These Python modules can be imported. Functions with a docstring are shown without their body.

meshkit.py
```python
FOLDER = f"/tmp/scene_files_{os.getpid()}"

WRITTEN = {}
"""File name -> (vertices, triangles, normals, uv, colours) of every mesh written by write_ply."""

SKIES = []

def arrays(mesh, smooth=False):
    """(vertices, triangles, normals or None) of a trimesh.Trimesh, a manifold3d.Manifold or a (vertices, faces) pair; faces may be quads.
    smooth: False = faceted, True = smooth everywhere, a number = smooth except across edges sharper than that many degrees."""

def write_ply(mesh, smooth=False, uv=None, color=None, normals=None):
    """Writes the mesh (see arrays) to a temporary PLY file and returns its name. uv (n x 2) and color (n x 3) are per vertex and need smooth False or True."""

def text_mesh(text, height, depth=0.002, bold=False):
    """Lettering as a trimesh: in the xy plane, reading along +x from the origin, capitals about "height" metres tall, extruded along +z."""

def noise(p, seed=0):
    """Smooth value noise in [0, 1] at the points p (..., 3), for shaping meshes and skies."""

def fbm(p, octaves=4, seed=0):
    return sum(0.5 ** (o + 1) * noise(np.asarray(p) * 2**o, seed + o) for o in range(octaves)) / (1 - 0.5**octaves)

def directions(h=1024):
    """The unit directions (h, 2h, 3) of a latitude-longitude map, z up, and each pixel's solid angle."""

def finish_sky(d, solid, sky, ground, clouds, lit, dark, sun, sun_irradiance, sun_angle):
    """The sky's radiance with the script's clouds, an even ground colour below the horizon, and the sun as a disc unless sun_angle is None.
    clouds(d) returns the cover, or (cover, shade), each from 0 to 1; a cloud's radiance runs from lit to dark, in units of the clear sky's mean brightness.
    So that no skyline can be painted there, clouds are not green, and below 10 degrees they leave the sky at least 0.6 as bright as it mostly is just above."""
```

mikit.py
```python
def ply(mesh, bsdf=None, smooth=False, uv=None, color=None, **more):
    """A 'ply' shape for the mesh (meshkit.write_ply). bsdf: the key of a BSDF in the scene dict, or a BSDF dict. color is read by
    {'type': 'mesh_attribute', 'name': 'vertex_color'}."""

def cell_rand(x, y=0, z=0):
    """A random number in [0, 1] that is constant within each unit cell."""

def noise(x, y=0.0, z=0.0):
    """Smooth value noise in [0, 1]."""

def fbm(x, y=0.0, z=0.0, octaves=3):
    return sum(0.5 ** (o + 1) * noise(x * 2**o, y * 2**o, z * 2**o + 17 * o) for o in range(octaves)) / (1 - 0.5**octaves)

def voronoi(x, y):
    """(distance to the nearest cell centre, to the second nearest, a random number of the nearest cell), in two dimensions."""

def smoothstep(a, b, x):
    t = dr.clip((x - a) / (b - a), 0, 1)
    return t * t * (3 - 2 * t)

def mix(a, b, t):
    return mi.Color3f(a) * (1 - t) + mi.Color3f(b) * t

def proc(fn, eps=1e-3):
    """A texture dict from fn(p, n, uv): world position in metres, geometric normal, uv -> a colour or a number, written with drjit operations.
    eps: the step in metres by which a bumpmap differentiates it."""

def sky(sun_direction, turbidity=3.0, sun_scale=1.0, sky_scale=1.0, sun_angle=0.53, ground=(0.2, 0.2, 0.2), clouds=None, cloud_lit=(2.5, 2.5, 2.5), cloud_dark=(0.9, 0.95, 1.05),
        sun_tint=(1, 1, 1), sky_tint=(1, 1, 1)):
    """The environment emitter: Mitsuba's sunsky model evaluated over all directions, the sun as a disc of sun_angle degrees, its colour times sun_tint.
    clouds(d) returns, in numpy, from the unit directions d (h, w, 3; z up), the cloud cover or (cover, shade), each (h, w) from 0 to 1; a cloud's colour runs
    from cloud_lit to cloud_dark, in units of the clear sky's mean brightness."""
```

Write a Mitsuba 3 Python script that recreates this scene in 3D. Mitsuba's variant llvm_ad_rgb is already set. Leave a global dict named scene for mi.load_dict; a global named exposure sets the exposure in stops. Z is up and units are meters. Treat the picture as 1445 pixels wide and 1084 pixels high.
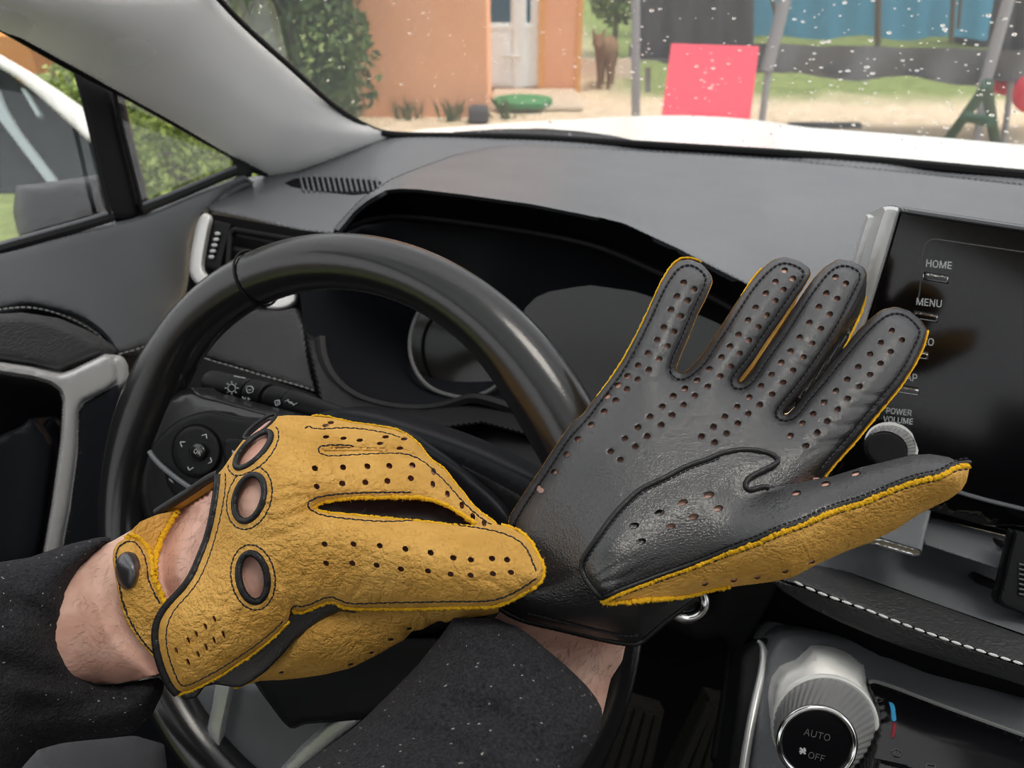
import math, random
import numpy as np, trimesh, shapely
import shapely.geometry as sg
from shapely import affinity
from scipy.spatial import Delaunay
from scipy.interpolate import RBFInterpolator, RegularGridInterpolator, splprep, splev
from scipy.ndimage import distance_transform_edt, gaussian_filter
import drjit as dr
import mitsuba as mi
import mikit, meshkit
from mikit import noise, fbm, voronoi, cell_rand, smoothstep, mix

T = mi.ScalarTransform4f
random.seed(7)
rng = np.random.default_rng(7)

# ------------------------------------------------------------------ camera, sky, exposure
FOC, CX, CY = 1085.0, 722.5, 542.0                 # focal length in pixels of the 1445 x 1084 frame
PITCH = math.radians(30)
EYE = np.array([0, 0, 1.9])
RIGHT = np.array([1.0, 0, 0])
FWD = np.array([0, math.cos(PITCH), -math.sin(PITCH)])
UP = np.array([0, math.sin(PITCH), math.cos(PITCH)])
exposure = 2.25


def overcast(d):
    n = meshkit.fbm(d * np.array([2.2, 2.2, 4.0]) + 3.1, 4, 5)
    return np.full(d.shape[:2], 0.97), np.clip((n - 0.35) * 1.6, 0, 1)


scene = {
    'camera': {'type': 'thinlens', 'fov': math.degrees(2 * math.atan(CX / FOC)), 'fov_axis': 'x',
               'aperture_radius': 0.0009, 'focus_distance': 0.335, 'near_clip': 0.02, 'far_clip': 300.0,
               'to_world': T().look_at(origin=EYE.tolist(), target=(EYE + FWD).tolist(), up=[0, 0, 1])},
    'sky': mikit.sky([0.30, -0.12, 0.95], turbidity=4, sun_scale=0.35, sky_scale=1.0, sun_angle=24, sun_tint=(.90, .97, 1.10), clouds=overcast,
                     cloud_lit=(2.4, 2.4, 2.4), cloud_dark=(1.3, 1.33, 1.38), ground=(0.16, 0.15, 0.12)),
}
labels = {}

# ------------------------------------------------------------------ helpers


def at(x, y, d):
    """The point that lies d metres ahead and is seen at pixel (x, y)."""
    x, y, d = np.broadcast_arrays(np.asarray(x, float), np.asarray(y, float), np.asarray(d, float))
    return EYE + d[..., None] * (FWD + ((x - CX) / FOC)[..., None] * RIGHT - ((y - CY) / FOC)[..., None] * UP)


def on_ground(x, y, z=0.0):
    k = FWD + (x - CX) / FOC * RIGHT - (y - CY) / FOC * UP
    return EYE + k * (z - EYE[2]) / k[2]


def on_y(x, y, wy):
    k = FWD + (x - CX) / FOC * RIGHT - (y - CY) / FOC * UP
    return EYE + k * wy / k[1]


def plane_depth(point, n):
    """Depth of the plane through point (x right, y up, z ahead; metres) with normal n, as a function of pixels."""
    point, n = np.asarray(point, float), np.asarray(n, float)

    def fn(xy):
        k = np.stack([(xy[:, 0] - CX) / FOC, -(xy[:, 1] - CY) / FOC, np.ones(len(xy))], 1)
        return (point @ n) / (k @ n)
    return fn


def through(*pts):
    """Depth of the plane through three (px, py, depth)."""
    q = [np.array([(x - CX) / FOC * d, -(y - CY) / FOC * d, d]) for x, y, d in pts]
    return plane_depth(q[0], np.cross(q[1] - q[0], q[2] - q[0]))


def rbf(ctrl):
    c = np.asarray(ctrl, float)
    if len(c) == 3:
        return through(*ctrl)
    f = RBFInterpolator(c[:, :2] / 100, c[:, 2], kernel='thin_plate_spline', degree=1)
    return lambda xy: f(np.asarray(xy, float) / 100)


def curve(pts, closed=False, step=4.0, k=3):
    """Resample a traced line evenly; k=3 bends it through the points, k=1 keeps it straight between them."""
    p = np.asarray(pts, float)
    if closed:
        p = np.vstack([p, p[:1]])
    if k == 3 and len(p) > 3:
        seg = np.sqrt(np.linalg.norm(np.diff(p, axis=0), axis=1))
        u = np.r_[0, np.cumsum(seg)]
        tck, _ = splprep(p.T, u=u / u[-1], s=0, per=closed, k=3)
        p = np.array(splev(np.linspace(0, 1, 40 * len(p)), tck)).T
    s = np.r_[0, np.cumsum(np.linalg.norm(np.diff(p[:, :2], axis=0), axis=1))]
    n = max(int(round(s[-1] / step)), 3)
    t = np.linspace(0, s[-1], n + 1)
    q = np.stack([np.interp(t, s, p[:, i]) for i in range(p.shape[1])], 1)
    return q[:-1] if closed else q


def poly(pts, k=1, step=4.0):
    return sg.Polygon(curve(pts, True, step, k)).buffer(0)


def ellipse(cx, cy, rx, ry, deg=0, n=24):
    a = np.linspace(0, 2 * np.pi, n, endpoint=False)
    c, s = math.cos(math.radians(deg)), math.sin(math.radians(deg))
    x, y = rx * np.cos(a), ry * np.sin(a)
    return np.stack([cx + c * x - s * y, cy + s * x + c * y], 1)


def rings(g):
    g = g if hasattr(g, 'geoms') else sg.MultiPolygon([g]) if g.geom_type == 'Polygon' else g
    for p in g.geoms:
        for r in (p.exterior, *p.interiors):
            yield np.array(r.coords)[:-1]


def triangulate(pg, step, extra=()):
    """Points and triangles of a polygon with holes: its outline resampled, and a grid inside."""
    b = [curve(r, True, min(step, max(1.2, shapely.length(sg.LinearRing(r)) / 14)), 1) for r in rings(pg)]
    inner = [curve(r, True, step, 1) for g in extra for r in rings(g) if len(r) > 3]
    x0, y0, x1, y1 = pg.bounds
    gx, gy = np.meshgrid(np.arange(x0, x1, step), np.arange(y0, y1, step * 0.866))
    gx[1::2] += step / 2
    g = np.stack([gx.ravel(), gy.ravel()], 1)
    g = g[shapely.contains_xy(pg, g[:, 0], g[:, 1])]
    if len(g):
        g = g[shapely.distance(pg.boundary, shapely.points(g)) > 0.6 * step]
    if inner:
        lines = shapely.MultiLineString([np.vstack([r, r[:1]]) for r in inner])
        if len(g):
            g = g[shapely.distance(lines, shapely.points(g)) > 0.5 * step]
    pts = np.vstack(b + inner + [g])
    key = np.unique(np.round(pts, 3), axis=0, return_index=True)[1]
    nb = sum(len(r) for r in b)
    keep = np.zeros(len(pts), bool)
    keep[key] = True
    keep[:nb] = True
    pts = pts[keep]
    tri = Delaunay(pts).simplices
    c = pts[tri].mean(1)
    tri = tri[shapely.contains_xy(pg, c[:, 0], c[:, 1])]
    a = pts[tri]
    area = np.cross(a[:, 1] - a[:, 0], a[:, 2] - a[:, 0])
    tri = tri[np.abs(area) > 1e-6]
    area = area[np.abs(area) > 1e-6]
    tri[area > 0] = tri[area > 0][:, ::-1]         # image y runs down: this winding faces the viewer
    return pts, tri


def border(tri):
    e = np.vstack([tri[:, [0, 1]], tri[:, [1, 2]], tri[:, [2, 0]]])
    k = np.sort(e, 1)
    _, inv, cnt = np.unique(k, axis=0, return_inverse=True, return_counts=True)
    return e[cnt[inv.ravel()] == 1]


def sheet(outline, depth, thick=0.003, holes=(), step=5.0, k=1, edge=0.0, edge_d=0.0, lift=None):
    """A solid sheet with real thickness: a traced outline laid on a depth surface, its rim rolled back by edge_d over edge pixels."""
    pg = outline if isinstance(outline, shapely.Geometry) else poly(outline, k, step)
    for h in holes:
        pg = pg.difference(h if isinstance(h, shapely.Geometry) else sg.Polygon(h))
    extra = []
    if edge:
        extra = [e for e in (pg.buffer(-edge * f) for f in (0.12, 0.4, 0.75)) if not e.is_empty]
    pts, tri = triangulate(pg, step, extra)
    d = np.asarray(depth(pts), float).copy()
    if edge:
        t = np.clip(shapely.distance(pg.boundary, shapely.points(pts)) / edge, 0, 1)
        d += edge_d * (1 - np.sqrt(np.maximum(1 - (1 - t) ** 2, 0)))
    if lift is not None:
        d -= lift(pts)
    a = at(pts[:, 0], pts[:, 1], d)
    b = a + FWD * thick
    n = len(pts)
    e = border(tri)
    f = np.vstack([tri, tri[:, ::-1] + n, np.stack([e[:, 1], e[:, 0], e[:, 0] + n], 1), np.stack([e[:, 1], e[:, 0] + n, e[:, 1] + n], 1)])
    return trimesh.Trimesh(np.vstack([a, b]), f, process=False)


def inflate(pg, radius, height, sigma=3.0, res=2.0):
    """How far a stuffed shape bulges at each pixel: round near its outline, level beyond radius."""
    x0, y0, x1, y1 = pg.bounds
    gx, gy = np.arange(x0 - 8, x1 + 8, res), np.arange(y0 - 8, y1 + 8, res)
    X, Y = np.meshgrid(gx, gy)
    m = shapely.contains_xy(pg, X.ravel(), Y.ravel()).reshape(X.shape)
    t = np.clip(distance_transform_edt(m) * res / radius, 0, 1)
    h = height * np.sqrt(np.maximum(1 - (1 - t) ** 2, 0))
    h = gaussian_filter(h, sigma / res)
    f = RegularGridInterpolator((gy, gx), h, bounds_error=False, fill_value=0.0)
    return lambda xy: f(np.asarray(xy)[:, ::-1])


def pillow(pg, depth, front, back, step=5.0, lift=None):
    """A closed stuffed solid: front(px) towards the viewer, back(px) away from them, both zero on the outline."""
    pts, tri = triangulate(pg, step)
    e = border(tri)
    on = np.zeros(len(pts), bool)
    on[e.ravel()] = True
    d = depth(pts)
    hf, hb = front(pts), back(pts)
    hf[on], hb[on] = 0, 0
    if lift is not None:
        hf = hf + np.where(on, 0, lift(pts))
    a = at(pts[:, 0], pts[:, 1], d - hf)
    b = at(pts[:, 0], pts[:, 1], d + hb)
    n = len(pts)
    m = np.arange(n) + n
    m[on] = np.arange(n)[on]
    return trimesh.Trimesh(np.vstack([a, b]), np.vstack([tri, m[tri[:, ::-1]]]), process=False)


def tube(path, r, sides=8, closed=False, cap=True, flat=1.0, jag=0.0):
    p = np.asarray(path, float)
    n = len(p)
    r = np.broadcast_to(np.asarray(r, float), (n,))
    t = np.gradient(p, axis=0) if not closed else np.roll(p, -1, 0) - np.roll(p, 1, 0)
    t /= np.maximum(np.linalg.norm(t, axis=1, keepdims=True), 1e-12)
    nv = np.zeros_like(p)
    v = np.cross(t[0], FWD)
    if np.linalg.norm(v) < 1e-3:
        v = np.cross(t[0], RIGHT)
    for i in range(n):
        v = v - t[i] * (v @ t[i])
        v /= max(np.linalg.norm(v), 1e-9)
        nv[i] = v
    bv = np.cross(t, nv)
    a = np.linspace(0, 2 * np.pi, sides, endpoint=False)
    rr = r[:, None] * np.ones(sides)
    if jag:
        rr = rr * (1 + jag * rng.uniform(-1, 1, rr.shape))
    ring = p[:, None] + rr[..., None] * (np.cos(a)[None, :, None] * nv[:, None] + flat * np.sin(a)[None, :, None] * bv[:, None])
    v = ring.reshape(-1, 3)
    f = []
    m = n if closed else n - 1
    i, j = np.meshgrid(np.arange(m), np.arange(sides), indexing='ij')
    i, j = i.ravel(), j.ravel()
    i2, j2 = (i + 1) % n, (j + 1) % sides
    q = [i * sides + j, i2 * sides + j, i2 * sides + j2, i * sides + j2]
    f = np.vstack([np.stack([q[0], q[2], q[1]], 1), np.stack([q[0], q[3], q[2]], 1)])
    if not closed and cap:
        v = np.vstack([v, p[0], p[-1]])
        k = np.arange(sides)
        k2 = (k + 1) % sides
        f = np.vstack([f, np.stack([np.full(sides, n * sides), k2, k], 1), np.stack([np.full(sides, n * sides + 1), (n - 1) * sides + k, (n - 1) * sides + k2], 1)])
    m = trimesh.Trimesh(v, f, process=False)
    if m.volume < 0:
        m.invert()
    return m


def cat(ms):
    return trimesh.util.concatenate([m for m in ms])


BEAD = trimesh.creation.icosphere(subdivisions=1)


def stitches(path, depth, long=6.0, gap=1.5, r=0.0006, lift=0.0004, one_by_one=False, wave=0.0):
    """Thread: one small rounded stitch after another along a traced line."""
    q = curve(path, False, (long + gap), 3)
    out = []
    for i in range(len(q) - 1):
        a, b = q[i], q[i] + (q[i + 1] - q[i]) * long / (long + gap)
        if wave:
            nrm = np.array([-(b - a)[1], (b - a)[0]]) / max(np.linalg.norm(b - a), 1e-6)
            a, b = a + nrm * wave * (-1) ** i, b - nrm * wave * (-1) ** i
        ab = np.stack([a, b])
        P = at(ab[:, 0], ab[:, 1], depth(ab) - lift)
        ax = P[1] - P[0]
        L = np.linalg.norm(ax)
        if L < 1e-6:
            continue
        ax /= L
        s = np.cross(ax, FWD)
        s /= np.linalg.norm(s)
        w = np.cross(s, ax)
        M = np.eye(4)
        M[:3, 0], M[:3, 1], M[:3, 2], M[:3, 3] = ax * (L / 2 + r * .6), s * r, w * r * .7, P.mean(0)
        m = BEAD.copy()
        m.apply_transform(M)
        out.append(m)
    return out if one_by_one else cat(out)


def fringe(path, depth, r=0.0011, step=2.2, fibres=1.0, k=3, closed=False):
    """A raw suede edge: a ragged cord with short fibres sticking out of it."""
    q = curve(path, closed, step, k)
    p = at(q[:, 0], q[:, 1], depth(q))
    p = p + rng.normal(0, r * .16, p.shape)
    ms = [tube(p, r * rng.uniform(.75, 1.2, len(p)), 7, closed, jag=.22)]
    nf = int(len(q) * 1.6 * fibres)
    for _ in range(nf):
        i = rng.integers(len(p))
        v = rng.normal(0, 1, 3)
        v /= np.linalg.norm(v)
        ln = r * rng.uniform(1.1, 2.1)
        s = np.cross(v, [.3, .5, .8])
        s /= np.linalg.norm(s)
        o = p[i] + rng.normal(0, r * .3, 3)
        w = r * .13
        vv = np.array([o + s * w, o - s * w * .5 + np.cross(s, v) * w, o - s * w * .5 - np.cross(s, v) * w, o + v * ln])
        ms.append(trimesh.Trimesh(vv, [[0, 1, 3], [1, 2, 3], [2, 0, 3], [0, 2, 1]], process=False))
    return cat(ms)


def add(key, mesh, bsdf, smooth=35, label=None, category=None, group=None, kind=None, color=None):
    """One entry of the scene; a key that is taken gets the next three-digit number."""
    name, i = key, 0
    while name in scene:
        i += 1
        name = f'{key}_{i:03d}'
    scene[name] = mikit.ply(mesh, bsdf, smooth=smooth, color=color) if not isinstance(mesh, dict) else dict(mesh)
    tag(name, label, category, group, kind)
    return name


def tag(name, label=None, category=None, group=None, kind=None):
    e = {k: v for k, v in dict(label=label, category=category, group=group, kind=kind).items() if v}
    if e:
        labels[name] = {**labels.get(name, {}), **e}


def box(lo, hi, bevel=0.0):
    lo, hi = np.minimum(lo, hi), np.maximum(lo, hi)
    if bevel <= 0:
        return trimesh.creation.box(extents=hi - lo, transform=trimesh.transformations.translation_matrix((lo + hi) / 2))
    c = []
    for s in np.ndindex(2, 2, 2):
        for ax in range(3):
            p = np.where(np.array(s) == 1, hi - bevel, lo + bevel)
            p[ax] = hi[ax] if s[ax] else lo[ax]
            c.append(p)
    return trimesh.convex.convex_hull(np.array(c))


def loft(rows, closed=False):
    """Quads between rows of 3-D points of equal length."""
    rows = [np.asarray(r, float) for r in rows]
    n, m = len(rows), len(rows[0])
    v = np.vstack(rows)
    i, j = np.meshgrid(np.arange(n - 1), np.arange(m if closed else m - 1), indexing='ij')
    i, j = i.ravel(), j.ravel()
    j2 = (j + 1) % m
    f = np.vstack([np.stack([i * m + j, (i + 1) * m + j, (i + 1) * m + j2], 1), np.stack([i * m + j, (i + 1) * m + j2, i * m + j2], 1)])
    return trimesh.Trimesh(v, f, process=False)


def lettering(text, depth, x, y, high, along=(1, 0), bold=False, proud=0.0003, squash=1.0):
    """Raised lettering on a surface, centred at pixel (x, y), capitals 'high' pixels tall, reading along a pixel direction."""
    e = 2.0
    al = np.array(along, float) / np.linalg.norm(along)
    q = np.array([[x, y], [x + e * al[0], y + e * al[1]], [x + e * al[1], y - e * al[0]]])
    P = at(q[:, 0], q[:, 1], depth(q) - proud)
    ex, ey = P[1] - P[0], P[2] - P[0]
    sx, sy = np.linalg.norm(ex) / e, np.linalg.norm(ey) / e
    nz = np.cross(ex, ey)
    nz /= np.linalg.norm(nz)
    m = meshkit.text_mesh(text, 1.0, 0.12, bold)
    v = m.vertices - [(m.bounds[0, 0] + m.bounds[1, 0]) / 2, .5, 0]
    m.vertices = P[0] + v[:, :1] * ex / e * high * squash + v[:, 1:2] * ey / e * high + v[:, 2:] * nz * .0012
    return m


def ink(lines, depth, r, proud=0.0002, closed=False, k=1):
    """Icon strokes: thin raised lines."""
    ms = []
    for l in lines:
        q = curve(l, closed, 2.0, k)
        ms.append(tube(at(q[:, 0], q[:, 1], depth(q) - proud), r, 6, closed))
    return cat(ms)


# ------------------------------------------------------------------ materials


def leather(scale, amount, stretch=(1, 1, 1)):
    sx, sy, sz = stretch

    def fn(p, n, uv):
        a = fbm(p.x * scale * sx, p.y * scale * sy, p.z * scale * sz, 3)
        b = noise(p.x * scale * 3.1 + 5, p.y * scale * 3.1, p.z * scale * 3.1)
        return (dr.abs(a - .5) * 1.5 + b * .35) * amount
    return mikit.proc(fn, eps=2e-4)


def creases(scale, amount, stretch):
    sx, sy, sz = stretch

    def fn(p, n, uv):
        w = noise(p.x * 160, p.y * 160, p.z * 160) * 1.5
        a = noise(p.x * scale * sx + w, p.y * scale * sy, p.z * scale * sz + w)
        b = noise(p.x * scale * 2.2 + 7, p.y * scale * 2.2 + w, p.z * scale * 2.2)
        return (dr.sqrt(dr.abs(a - .5)) * .75 + dr.abs(b - .5) * .55) * amount
    return mikit.proc(fn, eps=1.5e-4)


def grain(scale, amount):
    def fn(p, n, uv):
        return (noise(p.x * scale, p.y * scale, p.z * scale) * .7 + noise(p.x * scale * 2.3, p.y * scale * 2.3 + 9, p.z * scale * 2.3) * .3) * amount
    return mikit.proc(fn, eps=2e-4)


def rgb(c):
    return {'type': 'rgb', 'value': list(c)}


def mat(name, color, rough=.5, spec=.5, metal=0.0, coat=0.0, sheen=0.0, bump=None, coat_gloss=.9):
    b = {'type': 'principled', 'base_color': color if isinstance(color, dict) else rgb(color), 'roughness': rough, 'specular': spec,
         'metallic': metal}
    if coat:
        b['clearcoat'], b['clearcoat_gloss'] = coat, coat_gloss
    if sheen:
        b['sheen'] = sheen
    if bump is not None:
        b = {'type': 'bumpmap', 'arbitrary': bump, 'scale': 1.0, 'bsdf': b}
    scene[name] = {'type': 'twosided', 'bsdf': b}
    return name


def yellow_tone(p, n, uv):
    f = fbm(p.x * 60, p.y * 60, p.z * 60, 3)
    c = mix((.55, .295, .058), (.64, .36, .085), smoothstep(.3, .7, f))
    return c


def skin_tone(p, n, uv):
    f = fbm(p.x * 90, p.y * 90, p.z * 90, 3)
    g = noise(p.x * 35, p.y * 35, p.z * 35)
    return mix(mix((.52, .29, .22), (.66, .43, .34), smoothstep(.25, .75, f)), (.60, .30, .25), .35 * g)


def sweater_tone(p, n, uv):
    """Black knit with pale lint specks."""
    s = 330.0
    w = noise(p.x * 700, p.y * 700, p.z * 700) * 1.6
    h = cell_rand(p.x * s * 4 + w, p.y * s * 6 + w, p.z * s * 6)
    lint = dr.select(h > .9970, 1.0, 0.0)
    rib = noise(p.x * 1500, p.y * 1500, p.z * 1500)
    return mix(mix((.010, .010, .012), (.034, .034, .038), rib), (.40, .38, .34), lint * .8)


def dash_tone(p, n, uv):
    f = fbm(p.x * 14, p.y * 14, p.z * 14, 3)
    return mix((.092, .099, .108), (.114, .122, .132), f)


mat('black_leather', (.013, .013, .0145), .32, 1.0, bump=leather(1300, .00036))
mat('yellow_leather', mikit.proc(yellow_tone), .55, .35, bump=creases(620, .0013, (1.25, 1, .7)))
mat('yellow_suede', (.72, .40, .020), .95, .1, sheen=.6, bump=grain(1500, .0006))
mat('thread_black', (.012, .012, .016), .6, .3)
mat('binding_black', (.008, .008, .009), .4, .35, bump=leather(900, .0002))
mat('skin', mikit.proc(skin_tone), .5, .4, bump=grain(900, .0003))
mat('hair', (.13, .07, .04), .5, .3)
mat('sweater', mikit.proc(sweater_tone), .95, .1, sheen=.25, bump=grain(1100, .0006))
mat('trousers', (.10, .10, .105), .9, .1, bump=grain(800, .0006))
mat('dash_plastic', mikit.proc(dash_tone), .40, .55, bump=grain(1400, .00016))
mat('dark_plastic', (.010, .0105, .0115), .46, .15)
mat('navy_plastic', (.008, .009, .012), .42, .15)
mat('matte_black', (.004, .004, .0045), .8, .1)
mat('pad_leather', (.030, .031, .033), .45, .5, bump=leather(420, .0006))
mat('wheel_leather', (.010, .010, .011), .20, .6, coat=.35, bump=grain(1600, .00003))
mat('piano_black', (.004, .004, .005), .07, .5)
mat('screen_glass', (.003, .003, .004), .10, .5)
mat('cluster_glass', (.010, .011, .011), .30, .8)
mat('silver_dark', (.26, .265, .27), .42, .5, metal=.4)
mat('ring_dim', (.10, .105, .105), .4, .5)
mat('silver_paint', (.56, .57, .57), .34, .6, metal=.55)
mat('silver_light', (.66, .67, .66), .38, .5, metal=.25)
mat('chrome', (.78, .78, .78), .10, .5, metal=1.0)
mat('gunmetal', (.16, .16, .17), .36, .6, metal=1.0)
mat('grey_print', (.42, .44, .45), .6, .3)
mat('stitch_grey', (.17, .175, .175), .7, .2)
mat('stitch_white', (.72, .73, .72), .7, .2)
mat('blue_print', (.03, .25, .48), .5, .3)
mat('red_print', (.20, .015, .03), .5, .3)
mat('pillar_cloth', (.83, .83, .82), .9, .1, bump=grain(900, .0002))
mat('roof_cloth', (.40, .40, .39), .9, .1)
mat('faint_print', (.085, .085, .085), .6, .2)
mat('rubber', (.006, .006, .007), .5, .15)
mat('carpet', (.020, .020, .018), .95, .1, bump=grain(500, .001))
mat('white_paint', (.80, .81, .78), .22, .5, coat=.6)
mat('stucco', mikit.proc(lambda p, n, uv: mix((.72, .37, .21), (.78, .43, .26), fbm(p.x * 1.5, p.y * 1.5, p.z * 1.5, 3))), .9, .1)
mat('stucco_edge', (.70, .37, .13), .9, .1)
mat('white_door', (.80, .90, .94), .5, .3)
mat('window_dark', (.03, .10, .17), .15, .5)
mat('concrete', (.50, .43, .33), .9, .1)
mat('green_mat', (.07, .24, .10), .8, .2)
mat('red_paint', (.93, .10, .16), .55, .3)
mat('net_dark', (.075, .075, .080), .9, .1)
mat('skirt_grey', (.12, .125, .13), .7, .2)
mat('pole_grey', (.27, .28, .30), .5, .4)
mat('blue_tarp', (.08, .27, .42), .6, .3)
mat('green_metal', (.035, .085, .055), .5, .3)
mat('toy_red', (.60, .03, .06), .4, .4)
mat('pale_wood', (.85, .72, .62), .8, .2)
mat('brown_fur', (.20, .12, .07), .9, .1)
mat('bark', (.12, .10, .08), .9, .1)
mat('orange_wall', (.55, .22, .05), .8, .2)
mat('dim_glass', (.020, .028, .030), .5, .12)
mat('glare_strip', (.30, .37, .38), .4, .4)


def ground_tone(p, n, uv):
    f = fbm(p.x * 1.3, p.y * 1.3, 0, 4)
    g = fbm(p.x * 9, p.y * 9, 3, 3)
    straw = mix((.46, .38, .26), (.64, .55, .41), g)
    grass = mix((.11, .15, .05), (.22, .27, .10), g)
    far = smoothstep(10.5, 12.0, p.y + 1.2 * (f - .5)) * smoothstep(.8, 2.2, p.x)
    left = 1 - smoothstep(-2.6, -1.4, p.x)
    return mix(straw, grass, dr.maximum(far, left))


mat('earth', mikit.proc(ground_tone), .95, .1)
scene['leaf'] = {'type': 'twosided', 'bsdf': {'type': 'principled', 'base_color': {'type': 'mesh_attribute', 'name': 'vertex_color'}, 'roughness': .5, 'specular': .4}}
scene['pane_glass'] = {'type': 'thindielectric', 'int_ior': 1.5}
scene['wet_glass'] = {'type': 'blendbsdf', 'weight': .055, 'bsdf_0': {'type': 'thindielectric', 'int_ior': 1.5},
                      'bsdf_1': {'type': 'principledthin', 'base_color': rgb((.85, .87, .88)), 'roughness': .8, 'diff_trans': 1.2, 'eta': 1.3}}
scene['tinted_glass'] = {'type': 'thindielectric', 'int_ior': 1.5, 'specular_transmittance': {'type': 'rgb', 'value': [.62, .64, .64]}}
scene['water'] = {'type': 'dielectric', 'int_ior': 1.33}

# ================================================================== outside
add('ground', box([-14, -3, -.2], [16, 45, 0]), 'earth', False, 'pale straw and grass yard in front of the house', kind='structure')


def wall_box(x0, x1, y, z0, z1, deep):
    return box([x0, y, z0], [x1, y + deep, z1])


HY, DY = 9.9, 11.7                                   # the jutting wall and the door wall
hx0, hx1 = on_y(499, 40, HY)[0], on_y(687, 60, HY)[0]
H = 'house'
tag(H, 'orange rendered house wall with a white glazed door beyond the windscreen', 'house')
add(H + '__wall', box([hx0, HY, 0], [hx1, HY + 3.4, 4.2]), 'stucco', False)
dx0, dx1, dx2 = on_y(687, 60, DY)[0], on_y(760, 60, DY)[0], on_y(815, 60, DY)[0]
dzb = on_y(722, 124, DY)[2]
add(H + '__wall', box([dx1, DY, 0], [dx2, DY + 1.8, 4.2]), 'stucco', False)
add(H + '__wall', box([dx0 - .3, DY + .1, dzb + 2.35], [dx1, DY + 1.8, 4.2]), 'stucco', False)
add(H + '__corner_strip', box([dx2 - .015, DY - .02, 0], [dx2 + .06, DY + .05, 4.2]), 'stucco_edge', False)
add(H + '__door_reveal', box([dx1, DY - .02, dzb], [dx1 + .09, DY + .02, 4.2]), 'stucco_edge', False)
D = add(H + '__door', box([dx0 - .2, DY + .06, dzb], [dx1, DY + .12, dzb + 2.3], .01), 'white_door', False, label='white glazed entrance door')


def dpx(x0, y0, x1, y1, y, out, inn):
    a, b = on_y(x0, y0, y), on_y(x1, y1, y)
    return box([a[0], y - out, min(a[2], b[2])], [b[0], y + inn, max(a[2], b[2])], .008)


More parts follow.
